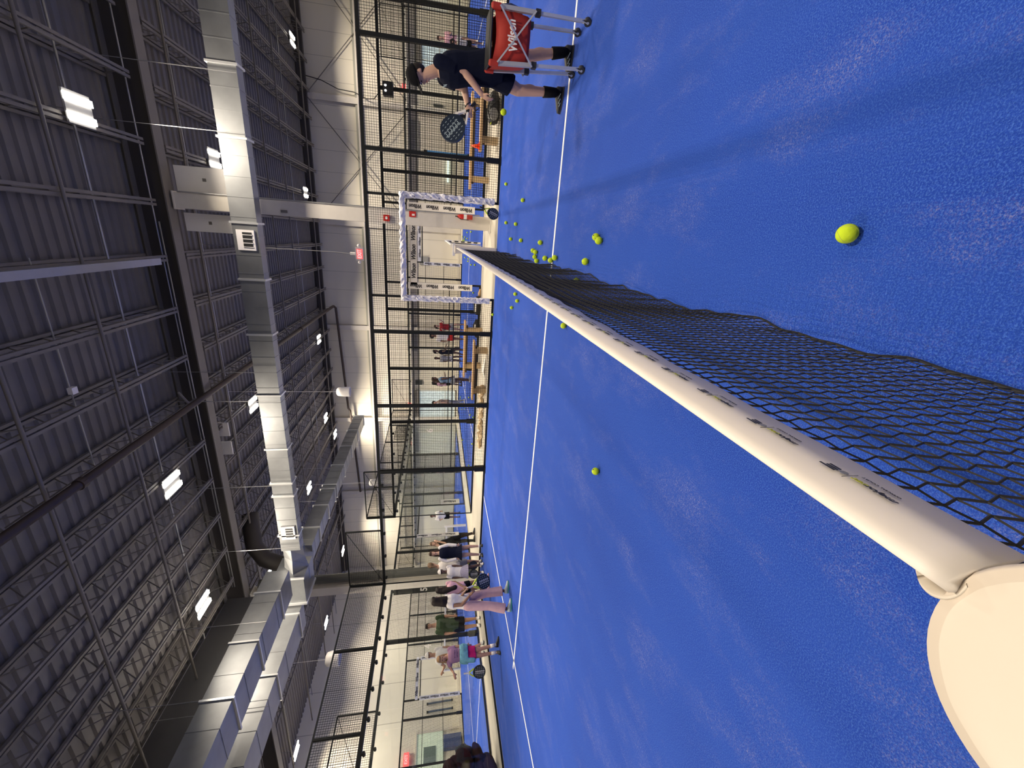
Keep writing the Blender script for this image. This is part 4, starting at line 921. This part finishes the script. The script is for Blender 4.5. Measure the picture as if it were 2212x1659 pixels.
    for q in 'LR':
        sh, el, wr = J['sh'+q], J['el'+q], J['wr'+q]
        m.ball(sh, .064*f)
        if sleeve <= 1: m.limb(sh, sh.lerp(el, sleeve), .064*f, .060*f, True, False)
        else: m.limb(sh, el, .062*f, .052*f).limb(el, el.lerp(wr, sleeve-1), .052*f, .040*f, True, False)
    m.build('shirt', CL[shirt], root, base, voxel=vox*1.05, sm=2)
    if arm_sleeve:
        for q in 'LR': MB().limb(J['sh'+q]+UPt*.0, J['el'+q], .069*f, .058*f).limb(J['el'+q], J['wr'+q], .058*f, .046*f, True, False).build('jacket_sleeve', CL[arm_sleeve], root, base, voxel=vox, sm=2)
    # lower garment
    kind, colr, ln = bottom; m = MB()
    if kind == 'skirt':
        kz = hp.z-ln*(hp.z-(J['knL'].z+J['knR'].z)/2); n_ = 40; ring = []
        for z, k in ((hp.z+.10*S, .150), (hp.z, .185), (kz, .255)):
            ring.append([(hp.x+(sdH*math.cos(a)+fwH*math.sin(a)*.85).x*k*f*(1+(.05*(i % 2) if z == kz else 0)), hp.y+(sdH*math.cos(a)+fwH*math.sin(a)*.85).y*k*f*(1+(.05*(i % 2) if z == kz else 0)), z) for i, a in enumerate([2*PI*j/n_ for j in range(n_)])])
        for r_ in ring: m.v += r_
        for i in range(2):
            for j in range(n_): m.f.append((i*n_+j, i*n_+(j+1) % n_, (i+1)*n_+(j+1) % n_, (i+1)*n_+j))
        m.f.append(tuple(range(n_))[::-1]); m.f.append(tuple(range(2*n_, 3*n_)))
        m.build('skirt', CL[colr], root, base)
    else:
        torso(m, .014*S, -.06, False)
        for q in 'LR':
            hi, kn, an = J['hp'+q], J['kn'+q], J['an'+q]
            if kind == 'shorts': m.limb(hi, hi.lerp(kn, ln), .112*f, .098*f, True, False)
            elif kind == 'wide': m.limb(hi, kn, .105*f, .092*f).limb(kn, kn.lerp(an, ln), .092*f, .105*f, True, False)
            else: m.limb(hi, kn, .098*f, .066*f).limb(kn, kn.lerp(an, ln), .066*f, .048*f, True, False)
        m.build({'shorts': 'shorts', 'wide': 'trousers', 'tights': 'leggings'}[kind], CL[colr], root, base, voxel=vox*1.05, sm=2)
    for q in 'LR':
        an, to, kn = J['an'+q], J['to'+q], J['kn'+q]
        if sock: MB().limb(an.lerp(kn, sock[1]), V((an.x, an.y, max(.06, an.z-.02))), (.040+.014*min(1, sock[1]*2.5))*f, .041*f, False, True).build('sock', CL[sock[0]], root, base, smooth=True)
        d = V((to.x-an.x, to.y-an.y, 0)); d = d.normalized() if d.length > .02 else hf.copy(); d.z = 0; d.normalize(); sd = V((0, 0, 1)).cross(d)
        gz = max(0, to.z-.035); rise = V((0, 0, max(0, an.z-.09-gz))); p0 = V((an.x, an.y, gz)); Ln = .20*S
        m = MB().loft([(p0-d*.062*S+V((0, 0, .045*S))+rise, sd*.020*S, V((0, 0, .030*S))), (p0-d*.045*S+V((0, 0, .052*S))+rise, sd*.036*S, V((0, 0, .048*S))), (p0+d*.02*S+V((0, 0, .052*S))+rise*.8, sd*.040*S, V((0, 0, .050*S))),
                       (p0+d*.09*S+V((0, 0, .038*S))+rise*.3, sd*.047*S, V((0, 0, .036*S))), (p0+d*.15*S+V((0, 0, .030*S)), sd*.045*S, V((0, 0, .027*S))), (p0+d*Ln+V((0, 0, .024*S)), sd*.024*S, V((0, 0, .016*S)))], 18)
        so = m.build('shoe', SHOE[shoe], root, base, smooth=True)
        if not far: MB().prism([p0+d*a_*S+sd*b_*S+rise*max(0, 1-(a_+.065)/.2) for a_, b_ in ((-.065, -.028), (.0, -.038), (.1, -.048), (.17, -.04), (.205, -.015), (.205, .015), (.17, .04), (.1, .048), (0, .038), (-.065, .028))], (0, 0, 0), (0, 0, .018*S)).build('sole', sole or SOLB, so, (0, 0, 0)).location = -base
        if shoe == 'black' and not far and vox < .009:
            m = MB()
            for s_ in (-1, 1):
                q_ = [p0+d*a_*S+sd*s_*b_*S+V((0, 0, z_*S)) for a_, b_, z_ in ((.13, .047, .040), (.09, .050, .030), (.10, .049, .052), (.05, .048, .035), (.055, .045, .062), (.0, .043, .040))]
                m.tube(q_, .003*S, 5)
            m.build('shoe_stripe', GREYP, so, (0, 0, 0)).location = -base
    # hair and cap
    hk, hcol = hair; m = MB()
    kc = .93 if cap else 1.0
    m.ell(hc+U*(.030 if not cap else .008)*hr-hf*.026*hr, hs*.088*hr*kc, hf*.094*hr*kc, U*.106*hr*kc, 20, 12)
    if not cap: m.ell(hc+U*.078*hr+hf*.006*hr, hs*.078*hr, hf*.092*hr, U*.062*hr, 20, 12)
    if hk == 'long':
        b_ = shm-fwd_*.10*f
        m.limb(hc-hf*.05*hr, hc-U*.12*hr-hf*.06*hr, .078*hr, .082*hr).limb(hc-U*.12*hr-hf*.06*hr, V((b_.x, b_.y, shm.z-.22*S)), .090*hr, .075*hr)
        for s_ in (-1, 1): m.limb(hc+hs*s_*.06*hr-hf*.01*hr, hc+hs*s_*.085*hr-U*.2*hr-hf*.02*hr, .030*hr, .034*hr)
    if hk == 'pony':
        m.ball(hc-hf*.10*hr+U*.03*hr, .035*hr); m.limb(hc-hf*.12*hr+U*.02*hr, hc-hf*.14*hr-U*.18*hr, .035*hr, .018*hr)
    if hk == 'big': m.ell(hc+U*.015*hr-hf*.03*hr, hs*.115*hr, hf*.105*hr, U*.125*hr, 20, 12)
    if hk == 'bob':
        for s_ in (-1, 1): m.limb(hc+hs*s_*.06*hr-hf*.02*hr, hc+hs*s_*.075*hr-U*.13*hr-hf*.015*hr, .036*hr, .038*hr)
        m.limb(hc-hf*.05*hr, hc-U*.12*hr-hf*.06*hr, .07*hr, .065*hr)
    m.build('hair', HAIR[hcol], root, base, voxel=vox, sm=2)
    if cap:
        cp = MB().ell(hc+U*.030*hr-hf*.008*hr, hs*.094*hr, hf*.108*hr, U*.112*hr, 22, 8, 0.0).build('cap', CL[cap], root, base, smooth=True)
        n_ = 12; pts = [hc+U*.045*hr+hf*.06*hr+hs*.075*hr*math.cos(PI*i/n_)+hf*(.125*hr*math.sin(PI*i/n_))-U*.012*hr*math.sin(PI*i/n_) for i in range(n_+1)]
        MB().prism(pts, -U*.004*hr, U*.004*hr).build('brim', CL[cap], cp, (0, 0, 0)).location = -base
    return root
PP = dict(
 coach=dict(base=(2.1, 5.04, 0.0),head=(1.93, 5.076, 1.63),neck=(2.009, 5.07, 1.505),shL=(2.02, 4.919, 1.415),shR=(1.973, 5.24, 1.372),elL=(1.979, 4.954, 1.161),elR=(1.919, 5.259, 1.14),wrL=(1.82, 5.028, 0.966),wrR=(1.763, 5.258, 1.099),haL=(1.787, 5.039, 0.903),haR=(1.715, 5.274, 1.086),hpL=(2.118, 5.002, 0.853),hpR=(2.05, 5.141, 0.842),knL=(2.206, 4.983, 0.491),knR=(1.95, 5.196, 0.538),anL=(2.293, 4.976, 0.081),anR=(1.988, 5.225, 0.053),toL=(2.17, 5.017, -0.031),toR=(1.808, 5.285, -0.03)),
 S1=dict(base=(-9.84, 11.82, 0.0),head=(-9.987, 11.695, 1.504),neck=(-10.035, 11.654, 1.339),shL=(-9.992, 11.691, 1.251),shR=(-10.112, 11.589, 1.229),elL=(-9.927, 11.615, 1.066),elR=(-10.163, 11.546, 0.999),wrL=(-9.854, 11.651, 1.329),wrR=(-10.142, 11.563, 0.777),haL=(-9.833, 11.669, 1.438),haR=(-10.131, 11.573, 0.688),hpL=(-9.902, 11.767, 0.796),hpR=(-9.998, 11.686, 0.798),knL=(-9.829, 11.829, 0.458),knR=(-9.959, 11.719, 0.439),anL=(-9.781, 11.87, 0.093),anR=(-9.969, 11.71, 0.066),toL=(-9.719, 11.923, 0.004),toR=(-9.948, 11.728, -0.003)),
 S2=dict(base=(-8.69, 9.75, 0.0),head=(-8.672, 9.767, 1.494),neck=(-8.666, 9.772, 1.355),shL=(-8.559, 9.869, 1.28),shR=(-8.785, 9.663, 1.28),elL=(-8.511, 9.913, 1.045),elR=(-8.847, 9.607, 1.086),wrL=(-8.497, 9.858, 0.782),wrR=(-8.777, 9.604, 0.788),haL=(-8.508, 9.848, 0.707),haR=(-8.774, 9.606, 0.713),hpL=(-8.617, 9.817, 0.763),hpR=(-8.747, 9.698, 0.766),knL=(-8.575, 9.854, 0.399),knR=(-8.74, 9.704, 0.386),anL=(-8.583, 9.847, 0.091),anR=(-8.762, 9.684, 0.081),toL=(-8.509, 9.78, -0.005),toR=(-8.719, 9.589, -0.004)),
 S3=dict(base=(-9.24, 9.8, 0.0),head=(-9.183, 9.853, 1.535),neck=(-9.239, 9.801, 1.358),shL=(-9.176, 9.86, 1.28),shR=(-9.31, 9.735, 1.28),elL=(-9.19, 9.847, 1.003),elR=(-9.323, 9.722, 1.025),wrL=(-9.217, 9.822, 0.745),wrR=(-9.285, 9.758, 0.727),haL=(-9.223, 9.816, 0.625),haR=(-9.251, 9.79, 0.606),hpL=(-9.177, 9.859, 0.724),hpR=(-9.285, 9.758, 0.727),knL=(-9.169, 9.866, 0.342),knR=(-9.278, 9.764, 0.346),anL=(-9.184, 9.853, 0.058),anR=(-9.265, 9.776, 0.062),toL=(-9.105, 9.79, 0.006),toR=(-9.206, 9.694, 0.012)),
 S4=dict(base=(-8.97, 9.37, 0.0),head=(-8.988, 9.352, 1.245),neck=(-8.995, 9.346, 1.118),shL=(-8.907, 9.431, 1.062),shR=(-9.089, 9.254, 1.055),elL=(-8.887, 9.45, 0.849),elR=(-9.129, 9.215, 0.854),wrL=(-8.918, 9.42, 0.608),wrR=(-9.125, 9.219, 0.615),haL=(-8.906, 9.363, 0.538),haR=(-9.088, 9.186, 0.535),hpL=(-8.971, 9.369, 0.647),hpR=(-9.068, 9.274, 0.65),knL=(-8.933, 9.406, 0.328),knR=(-9.063, 9.279, 0.297),anL=(-8.898, 9.44, 0.043),anR=(-9.053, 9.289, 0.033),toL=(-8.807, 9.362, -0.02),toR=(-8.983, 9.19, 0.0)),
 S5=dict(base=(-8.28, 8.1, 0.0),head=(-8.32, 8.059, 1.308),neck=(-8.297, 8.082, 1.163),shL=(-8.223, 8.159, 1.113),shR=(-8.373, 8.004, 1.083),elL=(-8.208, 8.175, 0.917),elR=(-8.396, 7.979, 0.841),wrL=(-8.183, 7.984, 0.716),wrR=(-8.227, 7.938, 0.653),haL=(-8.173, 7.923, 0.624),haR=(-8.185, 7.911, 0.592),hpL=(-8.273, 8.107, 0.673),hpR=(-8.355, 8.022, 0.677),knL=(-8.229, 8.153, 0.34),knR=(-8.333, 8.045, 0.33),anL=(-8.207, 8.176, 0.071),anR=(-8.337, 8.041, 0.08),toL=(-8.196, 8.231, -0.012),toR=(-8.331, 8.09, -0.001)),
 S6=dict(base=(-6.15, 5.68, 0.0),head=(-6.115, 5.719, 1.398),neck=(-6.129, 5.703, 1.264),shL=(-6.16, 5.818, 1.202),shR=(-6.105, 5.58, 1.175),elL=(-6.097, 5.738, 0.946),elR=(-6.074, 5.54, 0.946),wrL=(-5.971, 5.729, 0.891),wrR=(-5.945, 5.609, 0.806),haL=(-5.901, 5.732, 0.845),haR=(-5.9, 5.659, 0.733),hpL=(-6.177, 5.769, 0.822),hpR=(-6.143, 5.569, 0.838),knL=(-6.154, 5.825, 0.466),knR=(-6.151, 5.53, 0.44),anL=(-6.144, 5.836, 0.111),anR=(-6.205, 5.47, 0.111),toL=(-6.105, 5.879, -0.006),toR=(-6.118, 5.566, 0.022)),
 S7=dict(base=(-11.35, 9.54, 0.0),head=(-11.339, 9.553, 1.61),neck=(-11.329, 9.565, 1.44),shL=(-11.206, 9.713, 1.35),shR=(-11.455, 9.414, 1.349),elL=(-11.188, 9.734, 1.06),elR=(-11.502, 9.357, 1.065),wrL=(-11.163, 9.687, 0.847),wrR=(-11.46, 9.329, 0.841),haL=(-11.168, 9.681, 0.755),haR=(-11.448, 9.344, 0.765),hpL=(-11.303, 9.596, 0.771),hpR=(-11.427, 9.447, 0.776),knL=(-11.294, 9.607, 0.416),knR=(-11.423, 9.453, 0.423),anL=(-11.287, 9.616, 0.089),anR=(-11.408, 9.47, 0.082),toL=(-11.187, 9.548, 0.006),toR=(-11.33, 9.377, 0.002)),
 S8=dict(base=(-11.13, 8.47, 0.0),head=(-11.149, 8.444, 1.582),neck=(-11.14, 8.457, 1.457),shL=(-11.075, 8.543, 1.39),shR=(-11.248, 8.313, 1.356),elL=(-11.058, 8.565, 1.076),elR=(-11.329, 8.207, 1.148),wrL=(-11.073, 8.545, 0.82),wrR=(-11.392, 8.122, 1.199),haL=(-11.081, 8.536, 0.7),haR=(-11.432, 8.07, 1.232),hpL=(-11.14, 8.457, 0.737),hpR=(-11.226, 8.343, 0.741),knL=(-11.126, 8.475, 0.375),knR=(-11.213, 8.36, 0.381),anL=(-11.064, 8.557, 0.073),anR=(-11.198, 8.38, 0.059),toL=(-10.971, 8.515, 0.011),toR=(-11.129, 8.305, 0.018)),
 S9=dict(base=(-8.28, 6.28, 0.0),head=(-8.33, 6.214, 1.285),neck=(-8.304, 6.248, 1.184),shL=(-8.236, 6.338, 1.119),shR=(-8.377, 6.151, 1.135),elL=(-8.214, 6.368, 0.938),elR=(-8.449, 6.055, 1.086),wrL=(-8.209, 6.375, 0.744),wrR=(-8.414, 5.935, 1.036),haL=(-8.218, 6.363, 0.653),haR=(-8.448, 5.856, 1.007),hpL=(-8.271, 6.291, 0.747),hpR=(-8.337, 6.204, 0.739),knL=(-8.27, 6.293, 0.435),knR=(-8.34, 6.2, 0.416),anL=(-8.246, 6.326, 0.116),anR=(-8.329, 6.214, 0.106),toL=(-8.201, 6.385, 0.016),toR=(-8.26, 6.14, 0.042)),
)
G_ = 'players waiting in line at the back of the near court'
coach = person(PP['coach'], 'person in dark cap and navy kit holding a racket beside the red cart', 'fair', (-1, -.18, 0), 'navy', .62, .16, ('shorts', 'navy', .72), 'black', ('black', .36), ('short', 'black'), 'black', .0075, 1.12, .45, tilt=.42)
MB().tube([(1.822, 4.99, 1.385), (1.832, 4.97, 1.345), (1.818, 4.965, 1.38), (1.838, 4.945, 1.34), (1.828, 4.94, 1.375)], .003, 5).build('chest_logo', GREYP, coach, (2.1, 5.04, 0))
MB().tube([(1.765, 5.225, 1.10), (1.79, 5.258, 1.07), (1.765, 5.29, 1.10), (1.74, 5.258, 1.125), (1.765, 5.225, 1.10)], .007, 6).build('wrist_band', BLACK, coach, (2.1, 5.04, 0))
person(PP['S1'], 'person in black top and leggings with long light brown hair, hand at mouth', 'fair', (.55, -.8, 0), 'black', .5, .12, ('tights', 'black', 1.0), 'black', None, ('long', 'light'), None, .012)
p = person(PP['S2'], 'person in navy dress with white sleeves and long brown hair', 'fair', (.55, -.83, 0), 'navy', .3, .22, ('skirt', 'navy', .35), 'black', ('white', .12), ('long', 'brown'), None, .011, arm_sleeve='white')
person(PP['S3'], 'person with a brown ponytail half hidden behind the navy dress, looking away', 'fair', (-.3, 1, 0), 'white', .9, .10, ('shorts', 'grey', .7), 'white', None, ('pony', 'light'), None, .012)
person(PP['S4'], 'girl in a white cap, white polo and pleated skirt holding a racket low', 'dark', (.6, -.8, 0), 'white', .6, .12, ('skirt', 'plaid', .55), 'white', ('white', .1), ('short', 'black'), 'white', .011)
person(PP['S5'], 'girl with long black hair in pink shirt and black shorts', 'brown', (.0, 1, 0), 'pink', .6, .08, ('shorts', 'black', .45), 'pink', None, ('long', 'black'), None, .011)
person(PP['S6'], 'girl in white shirt and wide pale pink trousers stepping onto the court', 'brown', (-.02, 1, 0), 'white', .35, .06, ('wide', 'rose', .92), 'teal', None, ('long', 'black'), None, .010, sole=SOLE)
person(PP['S7'], 'person in a dark green t-shirt and black shorts standing behind the back glass', 'tan', (.7, -.7, 0), 'green', .75, .16, ('shorts', 'black', .8), 'white', ('white', .06), ('short', 'black'), None, .012, 1.15)
person(PP['S8'], 'person in a white cap and white shirt mostly hidden behind the child in purple', 'tan', (.6, -.75, -.1), 'white', .6, .14, ('shorts', 'black', .8), 'white', None, ('short', 'brown'), 'white', .012)
ch = person(PP['S9'], 'blonde child in purple t-shirt and pink shorts with blue cloth at the waist', 'tan', (.75, -.6, -.25), 'lilac', .7, .02, ('shorts', 'magenta', .62), 'black', ('white', .30), ('bob', 'blonde'), None, .010, tilt=.2)
bs = V(PP['S9']['base']); m = MB()
m.loft([((-8.30, 6.25, .90), (.11, .135, 0), (.10, -.075, 0)), ((-8.30, 6.25, .82), (.125, .155, 0), (.11, -.085, 0)), ((-8.31, 6.24, .72), (.115, .15, 0), (.10, -.075, 0))], 20)
m.limb((-8.32, 6.13, .82), (-8.33, 6.10, .60), .055, .05).build('tied_cloth', mat('tie_dye_blue', (.16, .40, .48), .85, 0, .75, 11), ch, bs, voxel=.012, sm=1)
m = MB(); rr = random.Random(5); X_, N_ = V((.6, .78, 0)).normalized(), V((.78, -.6, 0)).normalized()
for j in range(3):
    for i in range(5):
        c0 = V((-8.235, 6.16, 1.01-.055*j))+X_*(i*.030-.03+.01*j)
        m.tube([c0+V((0, 0, .014)), c0+X_*.012+V((0, 0, rr.uniform(-.006, .006))), c0+X_*.02*rr.random()-V((0, 0, .014)), c0+X_*.022+V((0, 0, .008))], .0035, 5)
m.build('shirt_print', mat('dark_purple_print', (.07, .03, .10)), ch, bs)
# simple standing or moving pose built from height, facing direction and arm settings
def pose(x, y, h, fx, fy, arms=((.1, -.35), (-.1, -.35)), step=.08, z0=0, bend=0):
    f = V((fx, fy, 0)).normalized(); s = V((0, 0, 1)).cross(f); b = V((x, y, z0)); k = h/1.76
    P = lambda a, c, z: tuple(b+s*a*k+f*c*k+V((0, 0, z*k)))
    d = dict(base=(x, y, z0), head=P(0, .04+bend, 1.65-bend*.3), neck=P(0, .0+bend*.7, 1.50-bend*.2), shL=P(.18, bend*.5, 1.42-bend*.15), shR=P(-.18, bend*.5, 1.42-bend*.15), hpL=P(.085, 0, .90), hpR=P(-.085, 0, .90),
             knL=P(.10, step+.02, .50), knR=P(-.10, -step*.3+.02, .50), anL=P(.11, step, .09), anR=P(-.11, -step, .09), toL=P(.12, step+.14, .03), toR=P(-.12, -step+.14, .03))
    for q, sg, (af, az) in (('L', 1, arms[0]), ('R', -1, arms[1])):
        d['el'+q] = P(sg*.24, bend*.5+af*.35, 1.14+max(0, az)*.3); d['wr'+q] = P(sg*.22, bend*.5+af*1.5, 1.14+az*.7); d['ha'+q] = P(sg*.22, bend*.5+af*1.8, 1.14+az*.95)
    return d
FAR = dict(far=True, vox=.016)
person(pose(-3.86, 19.6, 1.50, .6, -.8, ((.25, .35), (.1, .2)), .16), 'person in dark red shirt swinging on the next court', 'fair', (.9, -.3, 0), 'red', .5, .08, ('shorts', 'grey', .6), 'pink', None, ('pony', 'brown'), **FAR)
person(pose(-4.05, 18.42, 1.70, .5, -1, ((.0, -.3), (.0, -.3))), 'person with curly black hair, white shirt and bright red shorts', 'brown', (.5, -1, 0), 'white', .6, .02, ('shorts', 'brightred', .7), 'white', None, ('big', 'black'), **FAR)
person(pose(-4.96, 19.0, 1.55, .9, .2, ((.28, -.15), (.2, -.2)), .14), 'person in navy kit leaning forward on the next court', 'dark', (1, 0, 0), 'navy', .5, .05, ('shorts', 'navy', .5), 'black', None, ('pony', 'black'), **FAR)
person(pose(-5.5, 19.7, 1.48, .8, -.5, ((.05, -.3), (.05, -.3))), 'person in a grey shirt just behind the navy kit player', 'dark', None, 'grey', .6, .05, ('shorts', 'white', .5), 'white', None, ('short', 'black'), **FAR)
person(pose(-5.21, 15.65, 1.58, .8, .5, ((.22, .05), (.05, -.3)), .06), 'person in light blue top and grey skirt with long brown hair', 'brown', (.9, .1, 0), 'lblue', .3, .0, ('skirt', 'grey', .4), 'white', None, ('long', 'brown'), **FAR)
person(pose(-7.3, 21.0, 1.62, .8, .2, ((.05, -.35), (.05, -.35))), 'person in a pink top and black shorts behind the light blue player', 'dark', (1, 0, 0), 'pink', .5, .0, ('shorts', 'black', .5), 'black', None, ('long', 'black'), **FAR)
person(pose(-7.22, 18.2, 1.58, -.9, -.3, ((.05, -.35), (.05, -.35))), 'person in a tan shirt and grey trousers standing by the bright glass doors', 'fair', (-.2, -1, 0), 'tan', .5, .05, ('tights', 'grey', 1.0), 'white', None, ('short', 'black'), **FAR)
person(pose(-14.9, 19.6, 1.72, .6, -.6, ((.15, -.1), (.15, -.1)), .1, bend=.12), 'bald person in a white shirt and dark shorts at the net of the rear court', 'brown', (.8, -.6, 0), 'white', .8, .1, ('shorts', 'black', .7), 'black', None, ('short', 'brown'), **FAR)
person(pose(6.85, 17.6, 1.42, -.4, -.8, ((.4, .1), (.05, -.2)), .1), 'person in pink shirt reaching out an arm at the far right', 'fair', (-.3, -1, 0), 'pink', .7, .05, ('shorts', 'white', .6), 'white', None, ('short', 'brown'), **FAR)
person(pose(5.95, 15.3, 1.02, .2, -.8, ((.1, -.3), (.1, -.3))), 'small child with black hair right behind the back of the coach', 'tan', (-.3, -1, 0), 'white', .7, .05, ('shorts', 'black', .6), 'white', None, ('big', 'black'), **FAR)
